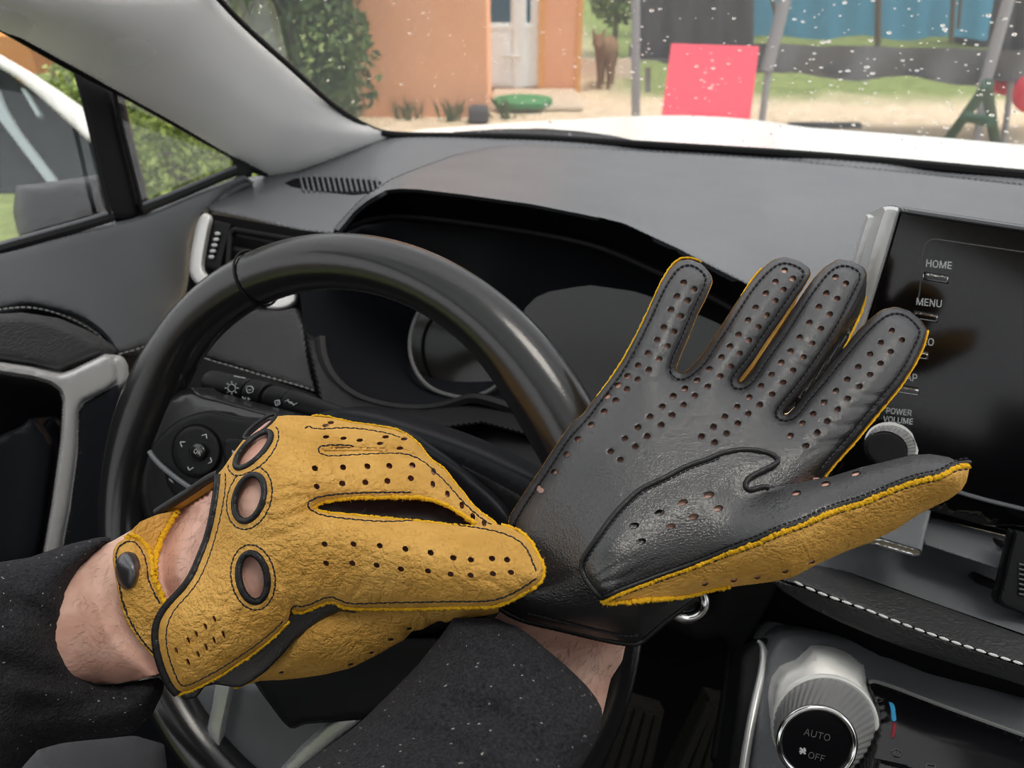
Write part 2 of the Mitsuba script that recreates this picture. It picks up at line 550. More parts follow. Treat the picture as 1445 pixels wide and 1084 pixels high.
yy = DY + .06
add(D + '__pane', dpx(689, -25, 721, 32, yy, .004, .01), 'window_dark', False)
add(D + '__pane', dpx(743, -25, 749, 32, yy, .004, .01), 'window_dark', False)
add(D + '__rail', dpx(688, 35, 759, 41, yy, .02, .01), 'white_door', False)
add(D + '__panel', dpx(690, 48, 718, 118, yy, .014, .01), 'white_door', False)
add(D + '__post', dpx(724, -20, 740, 124, yy, .03, .01), 'white_door', False)
add(D + '__post', dpx(753, -20, 760, 121, yy, .03, .01), 'white_door', False)
add(D + '__handle', dpx(712, 76, 735, 80, yy, .07, -.03), 'chrome', False)
sp = [on_ground(668, 158), on_ground(830, 133)]
add('doorstep', box([hx1 + .02, sp[0][1], 0], [dx2, DY - .03, dzb], .03), 'concrete', False, 'low concrete doorstep under the white house door', 'step')
gm = on_ground(738, 146, dzb)
mt = sg.Polygon(ellipse(0, 0, .38, .36, 0, 18)).union(sg.box(-.33, -.38, .25, .2))
mm = trimesh.creation.extrude_polygon(mt, .06)
mm.apply_translation([gm[0], gm[1], dzb])
add('door_mat', mm, 'green_mat', False, 'green mat lying on the concrete doorstep', 'mat')
kb = on_ground(676, 171)
add('boot_scraper', box([kb[0] - .12, kb[1] - .2, 0], [kb[0] + .12, kb[1] + .1, .18], .03), 'net_dark', False, 'small dark box by the corner of the orange wall', 'box')

# red board
P0, P1 = on_ground(932, 172), on_ground(1060, 176)
by = 7.0
q = [on_y(948, 62, by + .35), on_y(1071, 66, by + .35), on_y(1058, 190, by), on_y(928, 190, by)]
q[2][2] = q[3][2] = 0
rb = np.array(q + [p + np.array([0, .03, 0]) for p in q])
add('red_board', trimesh.convex.convex_hull(rb), 'red_paint', False, 'bright red upright board standing in the yard', 'board')

# garden fence and dog
fy = 13.0
FN = 'garden_fence'
tag(FN, 'pale slatted garden fence beside the orange house corner', 'fence')
xs = np.linspace(816, 892, 17)
for i, xx in enumerate(xs[:-1]):
    a, b = on_y(xx + .4, 84, fy), on_y(xs[i + 1] - .3, 119, fy)
    add(FN + '__slat', box([a[0], fy, b[2]], [b[0], fy + .025, a[2] + .01 * (i % 3)], .004), 'pale_wood', False)
a, b = on_y(815, 94, fy), on_y(893, 98, fy)
add(FN + '__rail', box([a[0], fy + .025, b[2]], [b[0], fy + .06, a[2]]), 'pale_wood', False)
a, b = on_y(815, 116, fy), on_y(893, 124, fy)
add(FN + '__rail', box([a[0], fy - .03, b[2] - .03], [b[0], fy + .06, a[2]]), 'net_dark', False)
for xx in (862, 889):
    a, b = on_y(xx, 64, fy), on_y(xx + 6, 122, fy)
    add(FN + '__post', box([a[0], fy + .03, 0], [b[0], fy + .1, a[2]]), 'pale_wood' if xx < 880 else 'skirt_grey', False)
import manifold3d as m3


def bones(chain, refine=.03, taubin=8):
    """One continuous body: hulls of the spheres at the joints of every bone."""
    def ball(p, r):
        return m3.Manifold.sphere(r, 16).translate([float(v) for v in p])
    mm_ = None
    for (p0, r0), (p1, r1) in chain:
        h = m3.Manifold.batch_hull([ball(p0, r0), ball(p1, r1)])
        mm_ = h if mm_ is None else mm_ + h
    mm_ = mm_.refine_to_length(refine).to_mesh()
    t = trimesh.Trimesh(mm_.vert_properties[:, :3], mm_.tri_verts, process=True)
    trimesh.smoothing.filter_taubin(t, iterations=taubin)
    return t


dg = on_y(852, 120, fy - 1.0)
dgx, dgy = dg[0], fy - 1.0
hz = on_y(838, 56, dgy)[2]
bz = on_y(850, 72, dgy)[2]
zs = -.02
j = lambda x, y, z: (dgx + x, dgy + y, z)
ch = [((j(-.02, 0, bz), .14), (j(.10, .5, bz), .15)), ((j(-.02, 0, bz), .13), (j(-.10, -.12, (bz + hz) / 2), .08)), ((j(-.10, -.12, (bz + hz) / 2), .08), (j(-.13, -.2, hz), .09)),
      ((j(-.13, -.2, hz), .075), (j(-.15, -.36, hz - .05), .04)), ((j(-.18, -.18, hz + .05), .03), (j(-.21, -.16, hz + .14), .012)), ((j(-.08, -.18, hz + .05), .03), (j(-.05, -.16, hz + .14), .012)),
      ((j(.12, .55, bz + .05), .04), (j(.2, .75, bz + .1), .02))]
for sx, sy in ((-.07, 0), (.07, 0), (.03, .5), (.18, .5)):
    mid = (bz - .1 + zs) / 2
    ch += [((j(sx, sy, bz - .08), .075), (j(sx, sy + (.05 if sy else -.02), mid), .042)), ((j(sx, sy + (.05 if sy else -.02), mid), .042), (j(sx, sy, zs + .035), .03)), ((j(sx, sy, zs + .035), .035), (j(sx, sy - .05, zs + .03), .03))]
add('dog', bones(ch), 'brown_fur', True, 'brown dog standing in front of the pale garden fence', 'dog')

# trampoline with its net, pads and poles
TP = 'trampoline'
tag(TP, 'large dark trampoline with hanging net and grey padded poles', 'trampoline')
ty = 8.6


def quad_y(pts, y, deep, bend=0.0, step=.12):
    """An upright cloth panel at distance y, a little wavy, traced at its corners."""
    c = np.array([on_y(px, py, y) for px, py in pts])
    n, m = 26, 9
    u, v = np.meshgrid(np.linspace(0, 1, n), np.linspace(0, 1, m))
    g = (c[0] * ((1 - u) * (1 - v))[..., None] + c[1] * (u * (1 - v))[..., None] + c[2] * (u * v)[..., None] + c[3] * ((1 - u) * v)[..., None])
    g[..., 1] += bend * np.sin(u * 23 + v * 3) + bend * .6 * np.sin(u * 51 + 1)
    g[..., 2] += bend * .5 * np.sin(u * 17) * v
    a, b = loft(list(g)), loft(list(g + [0, deep, 0]))
    a.invert()
    return cat([a, b])


add(TP + '__net', quad_y([(893, -60), (1062, -60), (1066, 96), (897, 84)], ty, .012, .05), 'net_dark', True)
add(TP + '__net', quad_y([(1415, -60), (1520, -60), (1520, 118), (1398, 112)], ty - .1, .012, .05), 'net_dark', True)
add(TP + '__pad_skirt', quad_y([(1062, 62), (1520, 72), (1520, 122), (1064, 104)], ty - .25, .02, .06), 'skirt_grey', True)
add(TP + '__bed', loft([[on_y(895, 84, ty - .2), on_y(1520, 120, ty - .3)], [on_y(895, 75, ty + .7), on_y(1520, 95, ty + .7)]]), 'net_dark', False)


def pole(p, q_, r, y0, y1, m='pole_grey', par=TP, nm='pole'):
    a, b = on_y(*p, y0), on_y(*q_, y1)
    if par == 'swing_frame' and q_[1] > 180:
        b = on_ground(*q_)
    add(par + '__' + nm, tube(np.linspace(a, b, 8), r, 10), m, 40)


pole((1122, -60), (1082, 100), .065, ty - .3, ty - .35)
pole((1085, 95), (1074, 178), .035, ty - .34, ty - .4)
pole((1440, -60), (1386, 130), .055, ty - .4, ty - .45)
pole((1390, 110), (1378, 205), .04, ty - .4, ty - .5)
pole((897, -60), (897, 175), .045, ty - .3, ty - .35)
pole((914, 96), (914, 130), .03, ty + .2, ty + .2)
pole((1428, 105), (1416, 205), .03, ty - .2, ty - .2)
pole((1240, -50), (1237, 165), .05, 14, 14, 'bark', 'tree', 'trunk')
tag('tree', 'slim dark tree trunk forking low behind the trampoline', 'tree')
pole((1213, 118), (1232, 160), .04, 14, 14, 'bark', 'tree', 'branch')
pole((1348, -50), (1342, 60), .04, 14.2, 14.2, 'bark', 'tree_001', 'trunk')
tag('tree_001', 'thin tree trunk in front of the blue tarpaulin, right of the forked one', 'tree')
pole((1360, -50), (1352, 40), .025, 14.2, 14.2, 'bark', 'tree_001', 'branch')
pole((1080, -50), (1098, 40), .035, 14.3, 14.3, 'bark', 'tree_002', 'trunk')
tag('tree_002', 'thin leaning tree trunk behind the left padded trampoline pole', 'tree')
add('tarpaulin', quad_y([(1058, -70), (1410, -70), (1398, 55), (1054, 52)], 16.5, .04, .08), 'blue_tarp', True, 'wide blue tarpaulin hanging behind the trampoline', 'tarpaulin')
add('shed', box([on_y(1390, 20, 17)[0], 17, 0], [on_y(1480, 20, 17)[0] + 3, 18, 4]), 'net_dark', False, 'dark shed wall behind the right end of the trampoline', 'shed')
# see-saw frame and toys
SW = 'swing_frame'
tag(SW, 'dark green metal play frame standing by the right trampoline pole', 'swing frame')
for p, q_ in (((1395, 118), (1332, 205)), ((1392, 118), (1404, 202)), ((1362, 165), (1400, 172))):
    pole(p, q_, .05, 7.5, 7.2, 'green_metal', SW, 'bar')
tb = trimesh.creation.icosphere(subdivisions=2, radius=.13)
tb.apply_scale([1.25, 1, .85])
tb.apply_translation(on_y(1420, 120, 9.2))
add('toy_bucket', tb, 'toy_red', True, 'small red tub hanging right of the trampoline pole', 'tub')
tb = trimesh.creation.icosphere(subdivisions=2, radius=.2)
tb.apply_translation(on_y(1462, 130, 7.8))
add('toy_ball', tb, 'toy_red', True, 'red ball at the right edge of the windscreen view', 'ball')
sb = on_ground(1170, 182)
add('plank', box(on_ground(1110, 178) + [0, 0, 0], on_ground(1222, 184) + [0, .12, .05], .01), 'skirt_grey', False, 'dark plank lying on the straw under the trampoline', 'plank')


def foliage(centre, radii, n, size, seed, dark=(.045, .09, .02), light=(.16, .25, .05), squash=1.0):
    """Thousands of small folded leaves scattered through an ellipsoid."""
    g = np.random.default_rng(seed)
    p = g.normal(0, 1, (n, 3))
    p /= np.linalg.norm(p, axis=1, keepdims=True)
    p *= g.uniform(.35, 1, (n, 1)) ** .5
    p *= 1 + .35 * (meshkit.noise(p * 2.6 + seed, seed)[:, None] - .5)
    p = np.asarray(centre) + p * np.asarray(radii)
    a = g.normal(0, 1, (n, 3))
    a /= np.linalg.norm(a, axis=1, keepdims=True)
    b = np.cross(a, g.normal(0, 1, (n, 3)))
    b /= np.linalg.norm(b, axis=1, keepdims=True)
    c = np.cross(a, b)
    s = size * g.uniform(.6, 1.3, (n, 1))
    v = np.stack([p - a * s, p + b * s * .5 + c * s * .15, p + a * s, p - b * s * .5 + c * s * .15], 1).reshape(-1, 3)
    i = np.arange(n)[:, None] * 4
    f = np.vstack([i + [0, 1, 2], i + [0, 2, 3]])
    t = g.uniform(0, 1, (n, 1))
    col = np.repeat(np.asarray(dark) * (1 - t) + np.asarray(light) * t, 4, 0)
    return trimesh.Trimesh(v, f, process=False), col


def plant(key, blobs, n, size, seed, label, category, dark=(.045, .09, .02), light=(.16, .25, .05), trunk=None):
    ms, cs = [], []
    for i, (c, r) in enumerate(blobs):
        m, cc = foliage(c, r, n, size, seed + i, dark, light)
        ms.append(m)
        cs.append(cc)
    add(key + '__foliage', cat(ms), 'leaf', False, color=np.vstack(cs), kind='stuff')
    if trunk:
        add(key + '__stem', tube(np.linspace(*trunk, 6), .05, 8), 'bark', 40)
    tag(key, label, category)


c0 = on_y(430, 40, 8.9)
plant('climbing_vine', [((c0[0] - .15, 9.0, 1.0), (.85, .7, 1.1)), ((c0[0] - .1, 9.0, 2.3), (.80, .7, 1.2)), ((c0[0] - 1.0, 9.3, 1.6), (1.0, .8, 1.6))], 5200, .055, 11,
      'dark green leafy climber covering the left end of the orange house', 'climbing plant', (.025, .06, .018), (.10, .17, .045), ((c0[0] - .2, 9, 0), (c0[0] - .2, 9, 2.2)))
bq = at(245, 215, 3.2)
plant('bush', [(bq + [0, 0, -.1], (.5, .5, .75))], 26000, .017, 31,
      'bright green bush seen through the small quarter window', 'bush', (.10, .17, .03), (.36, .46, .12), (np.array([bq[0], bq[1], 0]), bq))
for nm, cate, lab, px, y, z, rx, rz in (
        ('garden_shrub', 'shrub', 'green shrub behind the garden fence and dog', 870, 15.5, 2.2, .9, 1.6),
        ('tall_hedge', 'hedge', 'tall green hedge behind the dark trampoline net', 1010, 19, 2.6, 2.0, 2.4),
        ('low_hedge', 'hedge', 'low green hedge under the blue tarpaulin', 1270, 20, 1.0, 4.5, 1.0),
        ):
    c = on_y(px, 20, y)
    plant(nm, [((c[0], y, z), (rx, .8, rz))], 3800, .09, 60 + len(nm), lab, cate, trunk=((c[0], y, 0), (c[0], y, z)))
# grass tufts by the wall
for i, (px, py, lb) in enumerate(((574, 168, 'dark weed tuft at the foot of the orange wall near the climber'), (636, 171, 'dark weed tuft at the foot of the orange wall near its corner'),
                                  (716, 167, 'dark weed tuft in front of the green mat on the doorstep'))):
    c = on_ground(px, py)
    g = np.random.default_rng(90 + i)
    ms = []
    for k in range(26):
        b = c + [g.normal(0, .07), g.normal(0, .05), 0]
        tip = b + [g.normal(0, .10), g.normal(0, .06), g.uniform(.12, .30)]
        w = np.array([.008, 0, 0])
        ms.append(trimesh.Trimesh([b - w, b + w, (b + tip) / 2 + [g.normal(0, .02), 0, .02] + w * .6, tip, b + [0, .01, 0]], [[0, 1, 2], [0, 2, 3], [1, 4, 2], [2, 4, 3], [4, 0, 3]], process=False))
    m = cat(ms)
    add('weed_tuft', m, 'leaf', False, lb, 'weed', 'weeds along the house', color=np.tile([.07, .10, .03], (len(m.vertices), 1)))

# the next car, seen through the driver's window
WC = 'parked_car'
tag(WC, 'white car parked alongside, seen through the driver side window', 'car')
flat = lambda d: (lambda xy: np.full(len(xy), d))
add(WC + '__roof_pillar', sheet([(-60, 42), (0, 77), (50, 106), (95, 137), (118, 158), (135, 200), (128, 202), (100, 176), (60, 140), (25, 111), (0, 96), (-60, 62)], flat(2.2), .08, step=8, edge=6, edge_d=.02), 'white_paint')
add(WC + '__side_glass', sheet([(-60, 62), (0, 95), (45, 128), (90, 168), (160, 225), (165, 262), (-60, 275)], flat(2.25), .02, step=12), 'dim_glass')
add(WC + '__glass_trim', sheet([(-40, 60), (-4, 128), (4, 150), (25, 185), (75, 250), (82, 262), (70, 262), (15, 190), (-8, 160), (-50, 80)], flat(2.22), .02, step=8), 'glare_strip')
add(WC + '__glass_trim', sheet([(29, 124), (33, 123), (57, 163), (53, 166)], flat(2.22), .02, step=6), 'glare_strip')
add(WC + '__door', sheet([(-60, 262), (170, 250), (170, 330), (60, 345), (22, 330), (20, 262)], flat(2.3), .1, step=12), 'dim_glass')
ow = [at(-60, 40, 9), at(33, 40, 9), at(33, 130, 9), at(-60, 130, 9)]
add('orange_shed', box([ow[0][0] - 2, ow[0][1], 0], [ow[1][0], ow[0][1] + 1, at(0, 52, 9)[2]]), 'orange_wall', False, 'orange building beyond the parked white car', 'building')
add('dark_fence', box([ow[1][0], ow[0][1] + .5, 0], [ow[1][0] + 1.2, ow[0][1] + .7, 2.6]), 'net_dark', False, 'dark fence beyond the parked white car', 'fence')

# our own bonnet, wiper cowl and wing mirror
bon = rbf([(560, 198, 1.08), (560, 190, 1.12), (750, 190, 1.10), (900, 205, 1.08), (900, 196, 1.12), (1100, 214, 1.02), (1100, 206, 1.07), (1300, 234, .95), (1445, 252, .88), (1445, 240, .92), (600, 178, 1.45), (870, 164, 2.2), (970, 163, 2.2), (1080, 170, 2.0), (1220, 185, 1.7), (1445, 204, 1.3), (1500, 208, 1.25)])
add('car_bonnet', sheet([(550, 195), (575, 186), (597, 182), (704, 174), (795, 169), (863, 165), (920, 163), (970, 163), (1020, 165), (1065, 169), (1140, 180), (1220, 186), (1326, 194), (1500, 209), (1500, 252), (1300, 231), (1100, 214), (900, 201), (700, 190)], bon, .004, step=10),
    'white_paint', label='white car bonnet beyond the foot of the windscreen', category='car bonnet')
cw = rbf([(597, 185, 1.06), (780, 184, 1.08), (900, 198, 1.06), (700, 196, 1.05)])
add('wiper_cowl', sheet([(640, 186), (700, 182), (765, 181), (820, 185), (870, 192), (905, 200), (905, 208), (700, 198), (640, 195)], cw, .01, step=6, lift=lambda xy: .012), 'dark_plastic',
    label='dark grey wiper cowl between bonnet and windscreen foot', category='cowl')
mp = poly([(22, 262), (60, 258), (140, 246), (152, 262), (158, 300), (100, 326), (60, 338), (32, 346), (24, 325), (18, 300)])
add('wing_mirror', pillow(mp, flat(.98), inflate(mp, 30, .03), inflate(mp, 40, .05), 8), 'navy_plastic', 35, 'dark wing mirror housing outside the driver window', 'wing mirror')

# ================================================================== the car: glass, pillar, shell
# windscreen
base = np.array([(300, -12, .66), (310, 0, .68), (365, 52, .74), (420, 100, .82), (470, 143, .90), (505, 167, .96), (530, 181, 1.0), (556, 188, 1.02), (700, 190, 1.04), (900, 201, 1.01), (1100, 214, .96), (1300, 231, .89), (1500, 251, .81)])
bc = curve(base, step=10)
B3 = at(bc[:, 0], bc[:, 1], bc[:, 2])
top = B3.copy()
i0 = int(np.argmin(np.abs(bc[:, 0] - 556)))
tl, tr = at(300, -12, .66), at(1500, 251, .81) + np.array([0, -.52, .42])
w = np.linspace(0, 1, len(B3))[:, None]
back = np.array([0, -.52, .42])
edge_top = B3 + back * np.clip((np.arange(len(B3)) / max(i0, 1))[:, None], 0, 1)
rows = [B3 * (1 - s) + edge_top * s for s in np.linspace(0, 1, 6)]
rows = [r + np.array([0, .03, .03]) * math.sin(math.pi * s) for r, s in zip(rows, np.linspace(0, 1, 6))]
glass = loft(rows)
add('window_1', glass, 'wet_glass', True, 'rain-spotted windscreen over the dashboard', kind='structure')
fr = [(300, -12, .655), (362, 52, .735), (417, 101, .815), (466, 145, .895), (502, 170, .955), (530, 184, .995), (556, 190, 1.01), (700, 193, 1.03), (900, 204, 1.0), (1100, 217, .95), (1300, 234, .88), (1500, 254, .80)]
fc = curve(fr, step=8)
add('window_1__rubber_seal', tube(at(fc[:, 0], fc[:, 1], fc[:, 2]), np.interp(fc[:, 0], [300, 500, 560, 900, 1500], [.0026, .0034, .0045, .0055, .0070]), 8), 'rubber', 40)
# rain drops lying on the glass
tri_pts, tri_id = trimesh.sample.sample_surface(glass, 2600, seed=3)
nrm = glass.face_normals[tri_id]
drops = []
for p, n_ in zip(tri_pts, nrm):
    k = p - EYE
    d = k @ FWD
    px, py = CX + FOC * (k @ RIGHT) / d, CY - FOC * (k @ UP) / d
    if not (330 < px < 1445 and -40 < py < 215):
        continue
    dens = .25 + .65 * np.clip((px - 700) / 500, 0, 1)
    if rng.uniform() > dens:
        continue
    r = rng.choice([.0007, .0010, .0014, .0019], p=[.4, .35, .18, .07])
    m = trimesh.creation.icosphere(subdivisions=1, radius=1.0)
    z = n_ if n_ @ k > 0 else -n_
    s = np.cross(z, [0, 0, 1.0])
    s /= np.linalg.norm(s)
    t_ = np.cross(z, s)
    M = np.eye(4)
    M[:3, 0], M[:3, 1], M[:3, 2], M[:3, 3] = s * r * rng.uniform(1, 1.5), t_ * r, z * r * .42, p + z * r * .3
    m.apply_transform(M)
    drops.append(m)
add('window_1__raindrops', cat(drops), 'water', True, kind='stuff')

# driver's pillar
pil = [(-70, 4), (0, 37), (50, 66), (100, 94), (150, 119), (200, 147), (250, 175), (300, 204), (330, 222), (352, 235), (372, 243), (400, 246), (440, 236), (500, 213), (540, 197), (556, 189), (530, 183), (500, 168), (460, 140), (410, 98), (360, 52), (312, 3), (292, -25), (-70, -25)]
pg = poly(pil)
pd = rbf([(0, 37, .60), (150, 119, .70), (330, 222, .87), (400, 246, .95), (556, 190, 1.02), (460, 140, .90), (360, 52, .76), (300, -10, .68), (-70, -25, .52), (150, 40, .63)])
hl = inflate(pg, 95, .034, 6)
add('trim_1', sheet(pg, pd, .02, step=8, lift=hl), 'pillar_cloth', 40, 'pale grey windscreen pillar trim on the driver side', kind='structure')
pl = curve([(-70, 5, .555), (0, 38, .60), (100, 95, .66), (150, 120, .70), (250, 176, .785), (330, 223, .868), (352, 237, .89), (375, 246, .93)], step=8)
add('trim_1__weather_strip', tube(at(pl[:, 0], pl[:, 1], pl[:, 2]), .0034, 8), 'rubber', 40)

# roof and body sides, out of the picture but round the cabin
RO = sg.box(-.72, -1.5, 1.15, .36).difference(sg.box(-.57, -.36, .97, .29).buffer(.05))
rf = trimesh.creation.extrude_polygon(RO, .03)
rf.apply_translation([0, 0, 2.13])
add('ceiling', rf, 'roof_cloth', False, 'pale cloth headlining of the car round its glass roof', kind='structure')
add('window_4', loft([[(-.64, -.70, 2.15), (1.04, -.70, 2.15)], [(-.64, .33, 2.15), (1.04, .33, 2.15)]]), 'tinted_glass', False, 'glass roof panel over the front seats', kind='structure')
add('wall_right', box([1.12, -1.5, 1.0], [1.15, .6, 1.72]), 'navy_plastic', False, 'dark passenger side of the cabin', kind='structure')
add('wall_left', box([-.75, -1.5, 1.0], [-.72, -.25, 1.68]), 'navy_plastic', False, 'dark driver side of the cabin behind the door', kind='structure')
add('wall_back', box([-.72, -1.5, 1.0], [1.12, -1.47, 1.80]), 'navy_plastic', False, 'dark back of the cabin', kind='structure')
# car floor, fire wall
add('floor', box([-1.3, -.9, .98], [1.3, 1.0, 1.0]), 'carpet', False, 'dark carpeted floor of the car', kind='structure')
add('wall_front', sheet([(-500, 600), (300, 560), (700, 590), (1500, 700), (2300, 800), (2300, 1500), (-500, 1500)], rbf([(-500, 600, .80), (0, 600, .80), (700, 600, .74), (1500, 800, .60), (2300, 800, .60), (0, 1250, .78), (1500, 1250, .66), (700, 1000, .80), (-500, 1500, .8), (2300, 1500, .66)]), .02, step=40), 'matte_black', 40,
    'dark footwell bulkhead behind the pedals', kind='structure')

# ------------------------------------------------------------------ driver's door
DR = 'door_1'
tag(DR, 'black driver side car door with stitched trim and silver grip', kind='structure')


def door(off=0.0):
    return lambda xy: (.64 - off) / (.43 - .9 * (xy[:, 0] - CX) / FOC)


add(DR + '__outer_skin', sheet([(-900, 560), (-60, 372), (160, 312), (335, 250), (420, 260), (420, 1500), (-900, 1500)], door(-.035), .01, step=60), 'white_paint', False)
add(DR + '__upper_trim', sheet([(-60, 376), (0, 353), (60, 338), (150, 316), (200, 303), (270, 274), (322, 254), (345, 247), (352, 252), (330, 264), (300, 292), (285, 312), (272, 338), (268, 388), (258, 424), (235, 458), (218, 484), (190, 496), (165, 502), (155, 488), (135, 466), (100, 446), (60, 436), (30, 433), (-60, 440)], door(), .02, k=3, step=7, edge=9, edge_d=.014), 'dash_plastic')
add(DR + '__inner_panel', sheet([(-900, 600), (-60, 432), (60, 432), (165, 495), (240, 478), (250, 560), (230, 700), (380, 1500), (-900, 1500)], door(-.02), .02, step=14), 'navy_plastic')
add(DR + '__arm_pad', sheet([(-60, 445), (30, 441), (62, 446), (105, 464), (140, 484), (149, 494), (140, 502), (84, 524), (72, 523), (40, 515), (-60, 500)], door(.05), .02, step=6, edge=10, edge_d=.012), 'pad_leather')
add(DR + '__silver_grip', sheet([(-60, 503), (0, 511), (45, 518), (72, 526), (86, 527), (100, 522), (128, 509), (149, 499), (158, 503), (164, 514), (167, 538), (150, 552), (118, 567), (112, 576), (110, 590), (108, 640), (98, 715), (84, 785), (60, 785), (72, 715), (85, 620), (88, 565), (84, 552), (70, 542), (45, 535), (0, 528), (-60, 520)], door(.055), .02, step=5, edge=7, edge_d=.010), 'silver_paint')
add(DR + '__lower_trim', sheet([(118, 567), (167, 540), (174, 560), (172, 640), (166, 720), (166, 790), (84, 790), (98, 715), (108, 640), (110, 580)], door(.05), .03, step=8, edge=6, edge_d=.01), 'navy_plastic')
add(DR + '__map_pocket', sheet([(-60, 520), (0, 528), (60, 540), (86, 560), (84, 620), (70, 720), (58, 790), (-60, 790)], door(.0), .02, step=10), 'matte_black')
add(DR + '__pull_handle', sheet([(-60, 640), (0, 614), (30, 600), (42, 588), (52, 592), (66, 612), (76, 628), (74, 660), (60, 760), (50, 800), (-60, 800)], door(.03), .03, step=7, edge=8, edge_d=.012), 'navy_plastic')
for s in stitches([(-20, 441), (0, 437), (30, 434), (60, 437), (100, 450), (132, 468), (150, 484), (161, 499)], door(.002), 5.5, 3.0, .0009, .001, one_by_one=True) + \
        stitches([(168, 500), (190, 494), (216, 485)], door(.002), 5.5, 3.0, .0009, .001, one_by_one=True):
    add(DR + '__stitch', s, 'stitch_grey', True)
for p in ([(-60, 371, 0), (0, 352, 0), (75, 331, 0), (157, 307, 0)], [(198, 297, 0), (250, 277, 0), (300, 256, 0), (332, 243, 0)]):
    c = curve(p, step=8)
    for dy, r, mt_ in ((0, .0040, 'dark_plastic'), (-7, .0022, 'dash_plastic')):
        add(DR + '__window_seal', tube(at(c[:, 0], c[:, 1] + dy, door(.0)(c[:, :2]) + .004), r, 8), mt_, 40)
add(DR + '__sash', sheet([(103, 92), (112, 96), (152, 118), (161, 128), (172, 180), (187, 240), (200, 296), (196, 305), (184, 311), (160, 313), (150, 280), (138, 230), (122, 160)], door(-.006), .02, step=7, edge=7, edge_d=.008), 'rubber')
for p in ([(104, 95), (121, 155), (138, 230), (157, 309)], [(161, 127), (172, 180), (187, 240), (201, 298)]):
    c = curve(p, step=8)
    add(DR + '__sash_trim', tube(at(c[:, 0], c[:, 1], door(-.002)(c)), .0020, 8), 'dark_plastic', 40)
add(DR + '__corner_cap', sheet([(328, 222), (352, 236), (352, 247), (328, 246)], door(-.01), .01, step=5), 'rubber')


def pane(pts, depth):
    pt, tr_ = triangulate(poly(pts), 14)
    return trimesh.Trimesh(at(pt[:, 0], pt[:, 1], depth(pt)), tr_, process=False)


add('window_2', pane([(-70, 5), (105, 95), (157, 310), (-70, 374)], door(-.012)), 'pane_glass', True, 'driver side window of the car', kind='structure')
add('window_3', pane([(160, 126), (328, 223), (330, 246), (200, 300)], door(-.012)), 'pane_glass', True, 'small quarter window ahead of the driver side window', kind='structure')

# ------------------------------------------------------------------ dashboard
DB = 'dashboard'
tag(DB, 'black moulded dashboard with instrument hood under the windscreen', 'dashboard')
dash = rbf([(352, 250, .93), (460, 222, .98), (556, 194, 1.01), (700, 196, 1.02), (900, 207, .99), (1100, 219, .94), (1300, 236, .87), (1520, 258, .79),
            (290, 296, .80), (400, 312, .755), (475, 325, .73), (600, 262, .84), (800, 270, .80), (1000, 320, .70), (1240, 470, .55), (1520, 560, .46), (1240, 300, .70), (1500, 340, .60)])
add(DB + '__top_pad', sheet([(292, 292), (300, 280), (330, 262), (352, 249), (385, 246), (420, 243), (470, 222), (520, 203), (556, 191), (700, 194), (900, 205), (1100, 218), (1300, 235), (1520, 257), (1520, 272), (1300, 248), (1100, 228), (900, 215), (740, 209), (650, 228), (590, 256), (545, 276), (505, 305), (482, 330), (462, 331), (430, 327), (400, 320), (340, 306), (293, 297)], lambda xy: dash(xy) + .014 * np.clip((xy[:, 0] - 680) / 150, 0, 1), .02, step=9, edge=7, edge_d=.012), 'dash_plastic')
hood = rbf([(474, 322, .70), (500, 292, .69), (535, 266, .68), (565, 263, .675), (650, 271, .66), (750, 285, .645), (850, 306, .625), (960, 350, .60), (1050, 398, .575), (1150, 450, .55), (1260, 520, .52), (1500, 600, .44),
            (545, 255, .76), (590, 238, .84), (650, 217, .94), (740, 205, .98), (900, 214, .955), (1100, 226, .915), (1300, 246, .84), (1500, 268, .76), (1300, 330, .66), (850, 255, .80), (1080, 300, .72)])
add(DB + '__instrument_hood', sheet([(470, 324), (485, 306), (500, 290), (516, 275), (532, 266), (550, 253), (590, 237), (640, 219), (690, 208), (740, 204), (900, 213), (1100, 225), (1300, 245), (1500, 267), (1500, 600), (1260, 520), (1150, 452), (1100, 428), (1050, 400), (1000, 374), (960, 353), (920, 334), (880, 315), (850, 308), (750, 288), (650, 274), (590, 267), (565, 266), (545, 268), (520, 282), (500, 298), (484, 318), (478, 325)], hood, .012, step=8, edge=8, edge_d=.006), 'dash_plastic')
und = rbf([(474, 326, .70), (535, 270, .685), (650, 277, .665), (850, 311, .63), (960, 356, .605), (1050, 403, .58), (1130, 445, .56), (500, 318, .75), (560, 308, .76), (650, 316, .75), (780, 335, .73), (900, 372, .70), (1000, 418, .66), (1080, 470, .62)])
add(DB + '__hood_underside', sheet([(470, 327), (500, 297), (520, 281), (545, 267), (565, 265), (650, 273), (750, 287), (850, 307), (920, 334), (960, 352), (1050, 399), (1130, 443), (1120, 490), (1080, 472), (1000, 420), (900, 374), (850, 354), (780, 337), (650, 318), (560, 310), (520, 312), (495, 322)], und, .006, step=8), 'matte_black')
add(DB + '__cluster_back', sheet([(440, 332), (520, 300), (560, 296), (900, 362), (1130, 440), (1150, 540), (440, 430)], rbf([(440, 330, .86), (560, 296, .86), (900, 362, .80), (1130, 440, .72), (440, 430, .84), (1150, 540, .70)]), .004, step=20), 'matte_black')
lip = curve([(480, 326, .735), (520, 310, .75), (562, 305, .752), (650, 313, .742), (780, 333, .722), (850, 350, .70), (905, 373, .685), (1000, 417, .65), (1080, 468, .615)], step=7)
add(DB + '__hood_lip', tube(at(lip[:, 0], lip[:, 1], lip[:, 2]), .004, 8), 'dark_plastic', 40)

